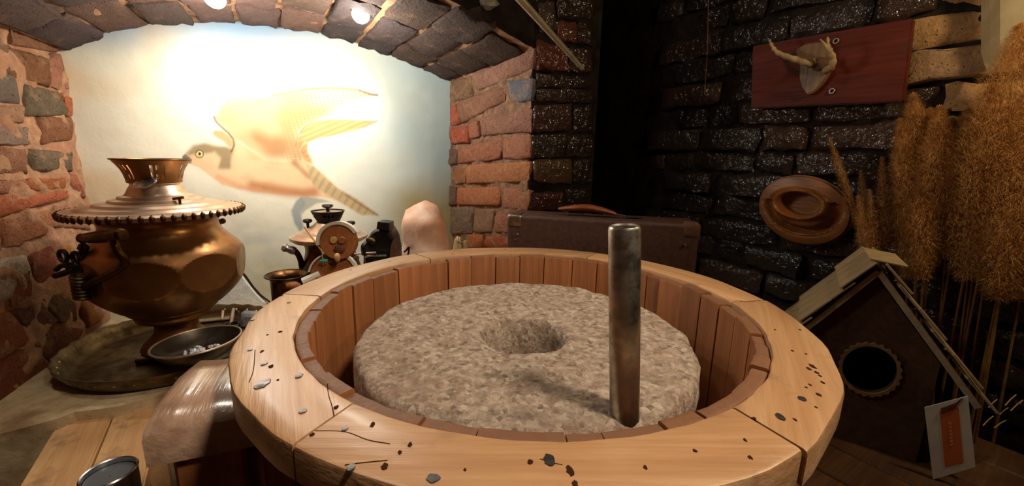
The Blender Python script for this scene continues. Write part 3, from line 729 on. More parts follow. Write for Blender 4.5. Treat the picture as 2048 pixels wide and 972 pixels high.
# nails, knots and worm holes of the rim
nails = [((525,768),.010,1.5),((606,823),.0055,1.1),((528,728),.005,1.4),((505,640),.004,1.),((578,605),.004,1.6),((598,752),.0055,1.5),((500,700),.004,1.3),((1560,834),.0055,1.6),((1604,798),.006,1.2),((1098,920),.007,1.5),((866,958),.008,.9),((703,935),.004,1.8),((690,858),.004,1.3)]
for (px, py), r_, e_ in nails:
    mk('nail_head', disc(atZ(px, py, ZR), r_*.72, (0, 0, 1), 14, .0010, .15, e_), 'nail', mill)
knots = [((542,733),.005),((560,664),.0045),((535,670),.003),((524,703),.003),((556,760),.0035),((672,815),.004),((563,591),.0035),((702,540),.0025),((780,524),.0025),((1060,924),.005),((1140,942),.006),((1150,968),.004),((1508,838),.006),((1490,880),.003),((1500,915),.0035),((1585,702),.0035),((1612,708),.0025),((1625,733),.006),((1633,745),.004),((1618,738),.004),((1640,752),.003),((1612,775),.003),((1638,790),.004),((1620,770),.003),((1645,765),.003),((1632,815),.003),((1590,840),.003),((1405,545),.003),((1340,528),.003),((1462,578),.003),((1100,500),.003),((1010,499),.003),((905,508),.003),((820,890),.004),((800,905),.003),((745,850),.004),((930,940),.003),((1290,935),.003),((1390,902),.003),((770,932),.005),((625,870),.004),((1550,660),.003),((1600,660),.0025)]
for (px, py), r_ in knots:
    mk('knot_hole', disc(atZ(px, py, ZR), r_*random.uniform(.4, .62), (0, 0, 1), 14, .0006, .3, random.uniform(1., 1.9)), 'pit', mill)
def crack(pts, r_=.0011):
    mk('crack', tube(cr_path([atZ(*p, ZR-.0001) for p in pts], 4), r_*.5, 5), 'pit', mill)
crack([(655,768),(657,790),(664,812),(668,832)]); crack([(630,862),(690,864),(735,880),(780,888)]); crack([(510,700),(507,740),(498,765)]); crack([(690,930),(730,925),(775,921)]); crack([(1080,918),(1100,925),(1125,930)]); crack([(1470,600),(1495,604),(1520,601)])

# ---- millstone
SZ = ZR-.055; hs = atZ(1048, 668, SZ); stc = Vector((.026, .668, 0)); SR = .278
def stone_geo():
    V = []; F = []; seg = 200
    prof = [(.058, -.12), (.059, -.10), (.061, -.08), (.062, -.06), (.064, -.04), (.066, -.022), (.068, -.010), (.0715, -.004), (.076, -.001)]
    rs = np.linspace(.082, SR-.012, 44); prof += [(r, 0.) for r in rs]+[(SR-.004, -.004), (SR, -.014), (SR+.001, -.04), (SR, -.08), (SR-.004, -.12)]
    hc = Vector((hs.x, hs.y, 0))
    for j, (r, z_) in enumerate(prof):
        f_ = min(1, max(0, (r-.08)/.18)); cc = hc.lerp(stc, f_)
        for i in range(seg):
            t = 2*math.pi*i/seg; rr = r*(1+.012*noise.noise(Vector((math.cos(t)*4, math.sin(t)*4, r*10))))
            if r > SR-.02: rr += .004*noise.noise(Vector((math.cos(t)*9, math.sin(t)*9, z_*30)))
            p = Vector((cc.x+rr*math.cos(t), cc.y+rr*math.sin(t), SZ+z_))
            if r < .075: p += Vector((math.cos(t), math.sin(t), 0))*.004*noise.noise(p*60)
            dz = .004*noise.noise(p*16)+.0026*noise.noise(p*45)+.0016*noise.noise(p*110)
            if .07 < r < .1: dz += .002*(.1-r)/.03
            p.z += dz; V.append(p)
    n = len(prof)
    for j in range(n-1):
        for i in range(seg): q = (i+1) % seg; F.append((j*seg+i, j*seg+q, (j+1)*seg+q, (j+1)*seg+i))
    F.append(tuple((n-1)*seg+i for i in range(seg))[::-1]); return V, F
# rests on a hidden lower stone, so it stays top-level on its own
tag(mk('millstone', stone_geo(), 'stone', smooth=180), 'rough grey-brown granite millstone with a round eye inside the tub', 'millstone')
tag(mk('lower_millstone', lathe([(.058, 0), (SR-.01, 0), (SR, .006), (SR, SZ-.125-(ZC-.488)), (.058, SZ-.125-(ZC-.488)), (.058, 0)], (stc.x, stc.y, ZC-.488), 48, cap=False), 'stone'), 'lower granite millstone beneath the turning stone', 'millstone')
# ---- steel pipe handle
pt, pb = atY(1249, 460, .43), atY(1249, 848, .432)
ptop = (atY(1216, 455, .43)+atY(1282, 455, .43))/2; pr = (atY(1282, 455, .43)-atY(1216, 455, .43)).length/2*.98
dirp = (pb-ptop).normalized(); Lp = (SZ-.004-ptop.z)/dirp.z
tag(mk('steel_pipe', lathe([(pr-.004, .02), (pr-.004, 0), (pr-.0016, -.0018), (pr, .001), (pr, Lp), (pr-.004, Lp), (pr-.004, .02), (.001, .02)], ptop, 40, axis=dirp, cap=False), 'steel', smooth=40), 'upright steel pipe handle standing on the millstone', 'pipe')

# ================================================================== bench and mug on the left
ZB = ZC-.575
b0, b1 = atZ(112, 852, ZB), atZ(330, 795, ZB); c0, c1 = atZ(36, 972, ZB), atZ(292, 972, ZB)
bench = thing('bench', tuple(((b0+b1+c0)/3).xy)+(0,), 'low wooden bench of two worn planks below the ledge', 'bench')
bdir = ((c0-b0).normalized()+(c1-b1).normalized()).normalized(); bd2 = Vector((-bdir.y, bdir.x, 0))
if bd2.x < 0: bd2 = -bd2
def plank_quad(p0, p1, L_):
    q0 = p0+bdir*L_; q1 = p1+bdir*L_
    bm = bmesh.new(); vs = [bm.verts.new(p) for p in (p0, p1, q1, q0)]+[bm.verts.new(p-UP*.035) for p in (p0, p1, q1, q0)]
    for f in ((0, 1, 2, 3), (7, 6, 5, 4), (0, 4, 5, 1), (1, 5, 6, 2), (2, 6, 7, 3), (3, 7, 4, 0)): bm.faces.new([vs[i] for i in f])
    bmesh.ops.recalc_face_normals(bm, faces=bm.faces[:]); bmesh.ops.bevel(bm, geom=bm.edges[:], offset=.003, segments=2, affect='EDGES')
    bm.verts.index_update(); V = [v.co.copy() for v in bm.verts]; F = [tuple(v.index for v in f.verts) for f in bm.faces]; bm.free(); return V, F
g0, g1 = b0.lerp(b1, .50), b0.lerp(b1, .52)
rz = math.atan2(bdir.y, bdir.x)-math.pi/2
mk('plank', plank_quad(b0, g0, .55), 'bench', bench, rotz=rz); mk('plank', plank_quad(g1, b1, .55), 'bench', bench, rotz=rz)
for q in (.06, .48):
    for s_ in (.12, .88):
        p = b0.lerp(b1, s_)+bdir*q; h_ = ZB-.035
        mk('leg', box((p.x, p.y, h_/2), (.035, .035, h_), X=bdir, Y=bd2, bev=.003), 'bench', bench)
hmg = .085; mq = atZ(218, 943, ZB+hmg); rmg = .0335
mg = thing('steel_mug', (mq.x, mq.y, ZB), 'brushed steel mug standing on the bench planks', 'mug')
mp = Vector((mq.x, mq.y, ZB))
mk('body', lathe([(.001, .003), (rmg-.003, .003), (rmg-.002, hmg), (rmg, hmg+.001), (rmg+.0015, hmg-.001), (rmg, hmg-.004), (rmg-.001, .002), (rmg-.003, 0), (.001, 0)], mp, 40, cap=False), 'tin', mg, smooth=40)
mk('coffee', lathe([(.001, 0), (rmg-.003, 0)], mp+UP*(hmg-.008), 32, cap=False), mat_flat('mug inside', (88, 92, 96), .35), mg)

# ================================================================== tray, samovar, bowl
TZ = ZS+.002; TC = Vector((-.925, 1.075, TZ)); TR = .245
tray = thing('serving_tray', tuple(TC), 'tarnished round metal tray with upright pierced rim under the samovar', 'tray')
def traygeo():
    seg = 96; V = []; F = []
    prof = [(.001, .004), (.205, .004), (.222, .008), (.232, .020), (.243, .040), (.249, .041), (.249, .038), (.238, .016), (.226, .003), (.21, 0), (.001, 0)]
    for r, z_ in prof:
        for i in range(seg):
            t = 2*math.pi*i/seg; k_ = (1+.008*math.sin(t*32)) if r > .24 else 1
            V.append(TC+Vector((r*k_*math.cos(t), r*k_*math.sin(t), z_+(.0015*math.sin(t*32) if z_ > .03 else 0))))
    for j in range(len(prof)-1):
        for i in range(seg): q = (i+1) % seg; F.append((j*seg+i, j*seg+q, (j+1)*seg+q, (j+1)*seg+i))
    return V, F
mk('tray_dish', traygeo(), 'tray', tray, smooth=60)
studs = []
for i in range(40):
    t = 2*math.pi*i/40; studs.append(blob(TC+Vector((.2385*math.cos(t), .2385*math.sin(t), .026)), (.005, .005, .005), 1, 0))
tag(mk('rim_studs', join(*studs), 'brasspale', tray), kind='stuff')

SX = Vector((-.925, 1.07, TZ+.004)); PXM = .001335
ztop = atY(302, 318, SX.y).z; zbot = SX.z
def sz(y): return zbot+(ztop-zbot)*(690-y)/(690-318)-zbot
sam = thing('samovar', tuple(SX), 'large copper-brown samovar with round dished facets on its bowl', 'samovar')
def prof_px(lst): return [(r*PXM, sz(y)) for r, y in lst]
def smooth_prof(lst, n=5):
    P = cr_path([Vector((r, z_, 0)) for r, z_ in lst], n); return [(max(p.x, .0005), p.y) for p in P]
# square foot, stem
mk('plinth', box((SX.x, SX.y, SX.z+.007), (.15, .15, .014), X=MU, Y=MN, bev=.003), 'brassdark', sam)
mk('foot', lathe(smooth_prof(prof_px([(1,680),(58,680),(60,674),(56,667),(48,660),(40,650),(37,640),(38,632),(46,624)])), SX, 64, cap=False), 'copper', sam, smooth=50)
def body_geo():
    pr_ = smooth_prof(prof_px([(40,628),(62,618),(66,608),(74,602),(78,597),(88,590),(104,576),(120,558),(131,538),(136,516),(134,498),(124,480),(110,466),(98,452),(93,440),(94,430),(102,420),(112,416)]), 8)
    seg = 160; V = []; zc = sz(516); Rb = 136*PXM; dirs = []
    for k in range(8):
        t = math.radians(-66+45*k); dirs.append(Vector((math.cos(t), math.sin(t), -.04)).normalized())
    for r, z_ in pr_:
        for i in range(seg):
            t = 2*math.pi*i/seg; p = Vector((r*math.cos(t), r*math.sin(t), z_-zc+.004))
            for d in dirs:
                q = p.dot(d)
                lim = Rb*.925
                if q > lim: p = p-d*(q-lim)*1.12
            V.append(SX+p+UP*(zc-.004))
    F = []
    for j in range(len(pr_)-1):
        for i in range(seg): q = (i+1) % seg; F.append((j*seg+i, j*seg+q, (j+1)*seg+q, (j+1)*seg+i))
    return V, F
mk('body', body_geo(), 'copper', sam, smooth=14)
mk('lid', lathe(prof_px([(1,378),(44,381),(58,384),(60,388),(72,390),(74,394),(92,396),(96,400),(114,401),(120,405),(136,406),(139,410),(138,416),(128,419),(112,417)]), SX, 72, cap=False), 'brasspale', sam, smooth=30)
beads = []
for i in range(60):
    t = 2*math.pi*i/60; d = Vector((math.cos(t), math.sin(t), 0))
    beads.append(blob(SX+d*(138*PXM)+UP*sz(412), (.007, .0062, .0105), 1, 0, X=d, Y=Vector((-d.y, d.x, 0))))
tag(mk('gadroon_rim', join(*beads), 'brassdark', sam, smooth=180), kind='stuff')
mk('lid_neck', lathe(smooth_prof(prof_px([(50,383),(46,378),(42,370),(38,363),(42,358)]), 4), SX, 56, cap=False), 'brasspale', sam)
def crown_geo():
    # pierced ring: wall built from cells, holes left open
    seg = 72; rows = [(360, 42), (352, 43), (344, 45), (336, 48), (328, 53), (321, 58), (318, 60)]; V = []; F = []
    for off in (0, -.002):
        for y, r in rows:
            for i in range(seg):
                t = 2*math.pi*i/seg; V.append(SX+Vector(((r*PXM+off)*math.cos(t), (r*PXM+off)*math.sin(t), sz(y))))
    nr = len(rows)
    def hole(i, j): return (j in (1, 2, 3)) and (i % 12) in (1, 3, 5) and not (j == 2 and (i % 12) == 3)
    for off in (0, nr*seg):
        for j in range(nr-1):
            for i in range(seg):
                if hole(i, j): continue
                q = (i+1) % seg; f = (off+j*seg+i, off+j*seg+q, off+(j+1)*seg+q, off+(j+1)*seg+i); F.append(f if off == 0 else f[::-1])
    top = (nr-1)*seg
    for i in range(seg): q = (i+1) % seg; F.append((top+i, top+q, nr*seg+top+q, nr*seg+top+i))
    return V, F
crn = mk('crown', crown_geo(), 'copper', sam, smooth=40)
mk('crown_lip', torus(SX+UP*sz(318.5), 60*PXM, .0022, (0, 0, 1), 64, 6), 'brassdark', crn)
kp = atY(290, 364, SX.y-.055); mk('vent_cap', lathe([(.001, .006), (.016, .005), (.024, .002), (.025, -.002), (.001, -.003)], kp, 28, axis=(.0, -.6, .8), cap=False), 'tin', sam)
vp = SX+Vector((.093, -.045, sz(397)))
mk('steam_vent', join(tube([vp, vp+UP*.016], .003, 8), tube([vp+Vector((-.016, 0, .015)), vp+Vector((.010, 0, .019))], .0035, 8)), 'brassdark', sam)
# handles: bracket and wooden bar
h0, h1 = atY(160, 477, .90), atY(248, 470, .865)
def barprof(L_): return [(r*1.3, z_) for r, z_ in [(.001, 0), (.006, .001), (.0085, .006), (.007, .014), (.0085, .02), (.0105, L_*.4), (.0105, L_*.6), (.009, L_-.03), (.0075, L_-.022), (.0105, L_-.014), (.0115, L_-.008), (.008, L_-.001), (.001, L_)]]
for s_ in (0,):
    k0 = h0.lerp(h1, .72); kb = SX+Vector((-.055, -.158, sz(528)))
    hbk = mk('handle_bracket', tube(cr_path([k0, k0+Vector((.008, -.002, -.03)), k0+Vector((.004, .01, -.07)), kb+Vector((-.01, -.015, .0)), kb], 6), .009, 12, rr=None), 'brassdark', sam)
    mk('handle_bar', lathe(barprof((h1-h0).length), h0, 20, axis=(h1-h0), cap=False), 'brassdark', hbk)
    ks = [kb+Vector((-.004, -.016, .03-.008*i)) for i in range(7)]
    mk('handle_collar', join(*[torus(p, .012, .0042, (0.2, 0.1, 1), 20, 6) for p in ks]), 'tray', hbk)
hr = [atY(418, 462, 1.21), atY(421, 452, 1.21), atY(426, 445, 1.12)]
hbk = mk('handle_bracket', tube(cr_path([SX+Vector((.10, .085, sz(470))), atY(418, 462, 1.21), atY(422, 449, 1.21), atY(428, 446, 1.20)], 5), .006, 10), 'brassdark', sam)
r0_, r1_ = atY(421, 448, 1.21), atY(446, 442, 1.18)
mk('handle_bar', lathe([(.001, 0), (.007, .002), (.009, .010), (.007, .018), (.010, .024), (.008, (r1_-r0_).length), (.001, (r1_-r0_).length+.002)], r0_, 18, axis=(r1_-r0_), cap=False), 'brassdark', hbk)
# ornate tap on the left
tp0 = SX+Vector((-.165, -.03, sz(540))); ty = .92
tA, tB = atY(205, 535, .94), atY(150, 532, ty)
tap = mk('tap_pipe', tube(cr_path([SX+Vector((-.12, -.10, sz(530))), tA, atY(178, 537, .93), tB], 5), .013, 14), 'iron', sam)
mk('tap_spout', tube(cr_path([atY(186, 538, .93), atY(185, 552, .925), atY(184, 566, .92), atY(186, 578, .92)], 4), .012, 12, rr=[.016, .016, .015, .014, .013, .013, .013, .012, .012, .011, .011, .012, .014]), 'iron', tap)
mk('tap_key', join(torus(atY(126, 512, ty), .013, .0045, (.25, 1, 0), 24, 8), torus(atY(152, 515, ty), .012, .0045, (.25, 1, 0), 24, 8), tube([atY(138, 545, ty), atY(139, 524, ty)], .006, 10), tube(cr_path([atY(110, 552, ty), atY(130, 546, ty), atY(150, 538, ty), atY(168, 540, ty)], 4), .007, 10), tube(cr_path([atY(112, 540, ty), atY(124, 531, ty), atY(140, 533, ty), atY(158, 527, ty)], 4), .0055, 10)), 'iron', tap)
mk('tap_finial', lathe([(.001, 0), (.010, .002), (.011, .012), (.006, .018), (.008, .026), (.011, .034), (.006, .044), (.001, .046)], atY(172, 524, .925), 18, cap=False), 'iron', tap)

bq_ = atZ(395, 681, ZS+.088); bowl_c = Vector((bq_.x, bq_.y, TZ+.006))
bowl = thing('shallow_bowl', tuple(bowl_c), 'shallow dark metal bowl of silvery lumps beside the samovar', 'bowl')
BR_ = .090; BT = Vector((-.05, .0, 1)).normalized()
bo = bq_-BT*.0445
mk('bowl_shell', lathe([(.001, .004), (.045, .006), (.066, .016), (.080, .030), (BR_, .044), (BR_+.003, .045), (BR_+.002, .041), (.083, .027), (.068, .011), (.046, 0), (.001, -.001)], bo, 56, axis=BT, cap=False), mat_metal('bowl metal', (120, 112, 100), (84, 78, 70), .4, 20), bowl)
mk('bowl_foot', lathe([(.03, 0), (.034, .004), (.022, .014), (.024, bo.z-bowl_c.z+.002)], bowl_c, 32, cap=False), 'tray', bowl)
mk('bowl_rim', torus(bo+BT*.0445, BR_+.002, .0026, BT, 56, 8), 'brasspale', bowl)
bxn, byn, _ = basis(BT)
for i in range(34):
    t = random.uniform(0, 6.28); rr = random.uniform(0, .042)**1.0
    p = bo+bxn*(rr*math.cos(t))+byn*(rr*math.sin(t))+BT*(.010+.006*random.random()+(.05-rr)*.12)
    tag(mk('silvery_lump', blob(p, (random.uniform(.004, .0085), random.uniform(.004, .007), random.uniform(.003, .006)), 1, .5, 2.2, i), 'coal', smooth=None), 'small glinting silvery lump in the shallow bowl', 'lump', 'silvery lumps in the bowl')
# odds and ends on the tray behind the bowl
f0 = atZ(400, 640, ZS+.02); 
tag(mk('forked_bracket', join(box(atZ(420, 640, ZS+.012), (.11, .024, .005), X=MU, Y=MN, bev=.001), tube([atZ(444, 640, ZS+.015), atZ(446, 622, ZS+.03)], .004, 8), tube([atZ(462, 648, ZS+.015), atZ(467, 618, ZS+.03)], .005, 8)), 'brasspale'), 'pale forked metal strip on the tray behind the bowl', 'metal strip')
tag(mk('iron_buckle', join(torus(atZ(468, 650, ZS+.014), .014, .004, (0, -.4, 1), 24, 8), tube([atZ(452, 648, ZS+.014), atZ(480, 646, ZS+.014)], .003, 8)), 'iron'), 'small iron ring buckle at the edge of the tray', 'buckle')
tag(mk('grey_stone', box(atZ(495, 640, ZS+.03)+Vector((0, .02, -.004)), (.06, .05, .042), X=(.9, .4, 0), Y=(-.4, .9, 0), Z=(.15, 0, 1), bev=.008, jit=.006), mat_simple('slate', (110, 112, 112), (146, 148, 146), 30, .7, .002)), 'angular grey stone on the tray behind the mill rim', 'stone')

# ================================================================== things on the ledge behind the mill
def standing(px, py_top, Y):        # axis point on the ledge for something whose top shows at a pixel
    p = atY(px, py_top, Y); return Vector((p.x, p.y, ZS)), p.z-ZS
# ---- small samovar
KY = 1.36; kc, kh = standing(655, 412, KY); PK = .00168
def kz(y): return atY(655, y, KY).z-ZS
kt = thing('small_samovar', tuple(kc), 'small dark brass samovar with pierced crown below the painted claws', 'samovar')
kp_ = lambda lst: [(max(r*PK, .0005), kz(y)) for r, y in lst]
zb = [(.001, 0), (.075, 0), (.078, .008), (.05, .02), (.032, .045), (.04, .07)]
mk('body', lathe(smooth_prof(zb+[(52*PK, kz(590)), (60*PK, kz(560)), (58*PK, kz(540)), (50*PK, kz(515)), (46*PK, kz(498)), (48*PK, kz(486)), (54*PK, kz(478))], 5), kc, 56, cap=False), 'brassdark', kt, smooth=50)
mk('lid', lathe(kp_([(50,479),(66,479),(72,475),(72,470),(62,467),(58,463),(50,461),(46,457),(38,454),(28,448),(24,444),(1,443)]), kc, 56, cap=False), 'brasspale', kt, smooth=30)
def crown2():
    seg = 48; rows = [(448, 26), (442, 21), (438, 23), (433, 26), (427, 28.5), (423, 30.5), (421, 31.5)]; V = []; F = []
    for off in (0, -.0025):
        for y, r in rows:
            for i in range(seg):
                t = 2*math.pi*i/seg; V.append(kc+Vector(((r*PK+off)*math.cos(t), (r*PK+off)*math.sin(t), kz(y))))
    nr = len(rows)
    for off in (0, nr*seg):
        for j in range(nr-1):
            for i in range(seg):
                if j in (3, ) and i % 12 in (1, 3, 5): continue
                q = (i+1) % seg; f = (off+j*seg+i, off+j*seg+q, off+(j+1)*seg+q, off+(j+1)*seg+i); F.append(f if off == 0 else f[::-1])
    for i in range(seg): q = (i+1) % seg; t = (nr-1)*seg; F.append((t+i, t+q, nr*seg+t+q, nr*seg+t+i))
    return V, F
mk('crown', crown2(), 'iron', kt)
mk('crown_plate', lathe([(.001, kz(423)), (29*PK, kz(424)), (30*PK, kz(422))], kc, 40, cap=False), 'brasspale', kt)
mk('knob', lathe(kp_([(1,424),(3.5,424),(3,417),(8,415),(11,412),(9,409),(1,408)]), kc, 24, cap=False), 'iron', kt)
for px, py in ((616, 442), (702, 446)):
    p = atY(px, py+12, KY-.02); mk('lid_knob', lathe([(.004, -.004), (.0045, .012), (.013, .016), (.015, .021), (.012, .026), (.001, .028)], p, 18, cap=False), 'iron', kt)
hp = [atY(606, 552, KY-.03), atY(604, 538, KY-.05), atY(601, 520, KY-.06), atY(594, 506, KY-.07), atY(584, 497, KY-.07)]
mk('side_handle', tube(cr_path(hp, 5), .009, 10), 'brassdark', kt)
mk('handle_grip', lathe([(.001, 0), (.012, .002), (.014, .012), (.011, .024), (.014, .034), (.009, .042), (.001, .044)], atY(592, 503, KY-.07), 18, axis=(atY(570, 496, KY-.08)-atY(592, 503, KY-.07)), cap=False), 'tin', kt)
# ---- flared brass pot
pcx, ph = standing(573, 549, 1.22)
pot = thing('flared_pot', tuple(pcx), 'small dark brass pot with a wide flared lip beside the small samovar', 'pot')
mk('body', lathe(smooth_prof([(.001, .0), (.045, 0), (.05, .01), (.047, .05), (.046, ph-.03), (.047, ph-.012), (.056, ph-.002), (.060, ph), (.057, ph-.001), (.045, ph-.012), (.043, ph-.03), (.043, .06), (.001, .05)], 3), pcx, 48, cap=False), 'brassdark', pot, smooth=60)
mk('lip', torus(pcx+UP*ph, .0595, .002, (0, 0, 1), 48, 6), 'tray', pot)
# ---- figure of wood slices
FY = 1.17; fx = Vector((.15, -1, .12)).normalized()
hc_ = atY(676, 484, FY); bc_ = atY(666, 552, FY)
fig = thing('wood_slice_figure', (hc_.x, hc_.y, ZS), 'rustic toy figure of wood slices with pale peg nose and white cap', 'figure')
fhd = mk('head', lathe([(.001, 0), (.050, 0), (.052, -.004), (.052, -.022), (.001, -.022)], hc_, 40, axis=fx, cap=False), 'slice', fig, smooth=40)
def band(c, r0, r1, t0, t1, ax, th, n=24):
    x, y, a_ = basis(ax); 
    if y.z < 0: y = -y
    V = []; F = []
    for i in range(n+1):
        t = t0+(t1-t0)*i/n; d = x*math.cos(t)+y*math.sin(t)
        for r, h_ in ((r0, .004), (r1, .004), (r1, -th), (r0, -th)): V.append(Vector(c)+d*r+a_*h_)
    for i in range(n):
        for k in range(4): q = (k+1) % 4; F.append((i*4+k, (i+1)*4+k, (i+1)*4+q, i*4+q))
    return V, F+[(0, 1, 2, 3), (n*4+3, n*4+2, n*4+1, n*4)]
mk('cap', band(hc_, .051, .060, -.15, math.pi-.5, fx, .028), 'cloth', fhd)
for dx in (-5, 12): mk('eye', join(disc(atY(673+dx, 480, FY)+fx*.004, .0105, fx, 18, .004), disc(atY(673+dx, 480, FY)+fx*.0085, .0022, fx, 8, .0005)), 'peg' if dx < 0 else 'slice', fhd)
mk('muzzle', blob(atY(678, 500, FY)+fx*.002, (.018, .006, .012), 2, .25, 2, 3), 'bark', fhd)
mk('nose', blob(atY(677, 514, FY-.01)+fx*.012, (.0085, .010, .014), 2, .05), 'peg', fhd)
fbd = mk('body', lathe([(.001, 0), (.062, 0), (.065, -.004), (.065, -.026), (.001, -.026)], bc_, 44, axis=fx, cap=False), 'slice', fig, smooth=40)
mk('body_band', band(bc_, .0655, .0700, .2, math.pi-.2, fx, .03), 'cloth', fbd)
mk('neck', tube([hc_-fx*.010-UP*.03, bc_-fx*.010+UP*.04], .014, 10), 'bark', fig)
st0 = bc_-fx*.012; mk('stump', tube([st0, Vector((st0.x, st0.y, ZS))], .05, 20), 'bark', fig)
ar = [atY(640, 548, FY), atY(624, 556, FY-.01), atY(606, 564, FY-.02)]
mk('sleeve', tube(cr_path(ar, 4), .012, 10), 'cloth', fig); mk('hand', blob(atY(578, 571, FY-.02)+Vector((.012, 0, 0)), (.024, .012, .011), 2, .25, 2, 5), 'slice', fig)
mk('staff', tube([atY(609, 454, FY+.01), atY(648, 508, FY-.01)], .0026, 6), 'peg', fig)
mk('string', tube([atY(643, 498, FY-.012), atY(647, 530, FY-.012)], .0008, 5), 'cloth', fig)
mk('thread_bow', blob(atY(648, 521, FY-.014), (.013, .005, .0045), 2, .5, 3, 2, X=(1, 0, .12)), 'green', fig)
# ---- black charcoal iron, stood on its heel
IY = 1.26; ic, ih = standing(762, 444, IY)
iron = thing('charcoal_iron', tuple(ic), 'old black iron stood on its heel between figure and pink salt rock', 'iron')
ipx = [(790,640),(791,540),(790,505),(785,478),(776,461),(766,456),(752,457),(740,466),(730,482),(725,505),(724,540),(724,640)]
fr_ = [atY(x, y, IY) for x, y in ipx]; fr_ = [Vector((p.x, p.y, max(p.z, ZS))) for p in fr_]
def inflate(poly, d, ins=.10):
    c = sum(poly, Vector())/len(poly); A = [p.lerp(c, ins) for p in poly]; return A
n_i = len(fr_); Vi = inflate(fr_, 0)+[p+Vector((0, .012, 0)) for p in fr_]+[p+Vector((0, .08, 0)) for p in fr_]
Vi = [Vector((p.x, p.y, max(p.z, ZS))) for p in Vi]
Fi = [tuple(range(n_i))[::-1]]+[(k*n_i+i, k*n_i+(i+1) % n_i, (k+1)*n_i+(i+1) % n_i, (k+1)*n_i+i) for k in range(2) for i in range(n_i)]+[tuple(range(2*n_i, 3*n_i))]
mk('body', (Vi, Fi), 'blackiron', iron, smooth=50)
cpx = [(753,458),(755,444),(778,446),(779,462)]
mk('chimney', prism([atY(x, y, IY-.008) for x, y in cpx], Vector((0, .05, 0))), 'iron', iron, smooth=None)
spx = [(779,515),(782,490),(787,478),(792,510),(792,560),(776,560)]
mk('sole_edge', prism([atY(x, y, IY-.012) for x, y in spx], Vector((0, .03, 0))), 'bark', iron, smooth=None)
mk('shield', blob(atY(742, 482, IY-.01), (.017, .006, .010), 2, .2, X=(1, 0, -.3)), 'tray', iron)
mk('handle', join(tube(cr_path([atY(728, 510, IY-.03), atY(726, 494, IY-.03), atY(732, 484, IY-.02)], 4), .007, 8)), 'blackiron', iron)
mk('handle_rod', tube([atY(709, 508, IY-.025), atY(752, 505, IY-.025)], .0028, 8), 'brasspale', iron)
mk('handle_rod', tube(cr_path([atY(773, 511, IY-.025), atY(738, 512, IY-.025), atY(730, 517, IY-.025), atY(732, 528, IY-.025)], 4), .0026, 8), 'tin', iron)
mk('clip', join(tube([atY(701, 517, IY-.03), atY(717, 513, IY-.03)], .003, 6), tube([atY(714, 530, IY-.03), atY(717, 513, IY-.03)], .003, 6)), 'tin', iron)
# ---- salt rock
SY = 1.42; sc0, sh = standing(850, 402, SY)
def saltgeo():
    out = [(903,640),(902,560),(900,505),(896,470),(886,440),(876,415),(868,404),(850,401),(834,407),(812,416),(807,440),(803,480),(800,505),(798,560),(796,640)]
    px_ = [atY(x, y, SY) for x, y in out]; c = sc0; V = []; F = []
    lv = 26; seg = 36; top = sh
    # half widths by height from the outline
    L_ = sorted([(p.z, (p.x-c.x)) for p in px_[8:]]); Rr = sorted([(p.z, (p.x-c.x)) for p in px_[:8]])
    def itp(T, z_): return float(np.interp(z_, [a[0] for a in T], [a[1] for a in T]))
    for j in range(lv+1):
        z_ = ZS+top*j/lv; a = itp(L_, z_); b = itp(Rr, z_)
        if j == lv: a, b = a*.5+b*.3, b*.6
        cx = (a+b)/2; hw = max((b-a)/2, .004)
        for i in range(seg):
            t = 2*math.pi*i/seg; p = Vector((c.x+cx+hw*math.cos(t), c.y+.07*math.sin(t)*min(1, (lv-j+2)/6), z_))
            q = .010*noise.noise(p*13)+.004*noise.noise(p*40); p += Vector((math.cos(t), math.sin(t), 0))*q; p.z += (.004*noise.noise(p*25) if j else 0); V.append(p)
    for j in range(lv):
        for i in range(seg): q = (i+1) % seg; F.append((j*seg+i, j*seg+q, (j+1)*seg+q, (j+1)*seg+i))
    F.append(tuple(range(seg))[::-1]); F.append(tuple(lv*seg+i for i in range(seg))); return V, F
tag(mk('salt_rock', saltgeo(), 'salt', smooth=180), 'tall rough pink salt rock in the corner of the niche', 'salt rock')
tag(mk('wire_hook', tube(cr_path([atY(808, 504, 1.22), atY(813, 500, 1.22), atY(818, 494, 1.22), atY(817, 506, 1.22), atY(815, 530, 1.22), Vector((atY(815, 530, 1.22).x, 1.22, ZS))], 4), .0028, 8), 'iron'), 'thin dark wire hook standing before the salt rock', 'hook')
bq = atY(915, 480, 1.25)
def bonegeo():
    P = [Vector((bq.x-.004, bq.y, ZS)), Vector((bq.x-.006, bq.y, ZS+.12)), Vector((bq.x, bq.y, bq.z-.02)), Vector((bq.x+.006, bq.y, bq.z)), Vector((bq.x+.012, bq.y, bq.z+.004))]
    c = cr_path(P, 5); return tube(c, .01, 12, rr=[.017-.010*(i/(len(c)-1))**2+.002*math.sin(i) for i in range(len(c))])
tag(mk('bone_horn', join(bonegeo(), tube([Vector((bq.x+.022, bq.y+.01, ZS)), Vector((bq.x+.022, bq.y+.01, bq.z-.012)), Vector((bq.x+.024, bq.y+.01, bq.z-.004))], .008, 10, rr=[.012, .010, .005])), 'bone'), 'pale piece of horn at the foot of the brick cheek', 'horn')

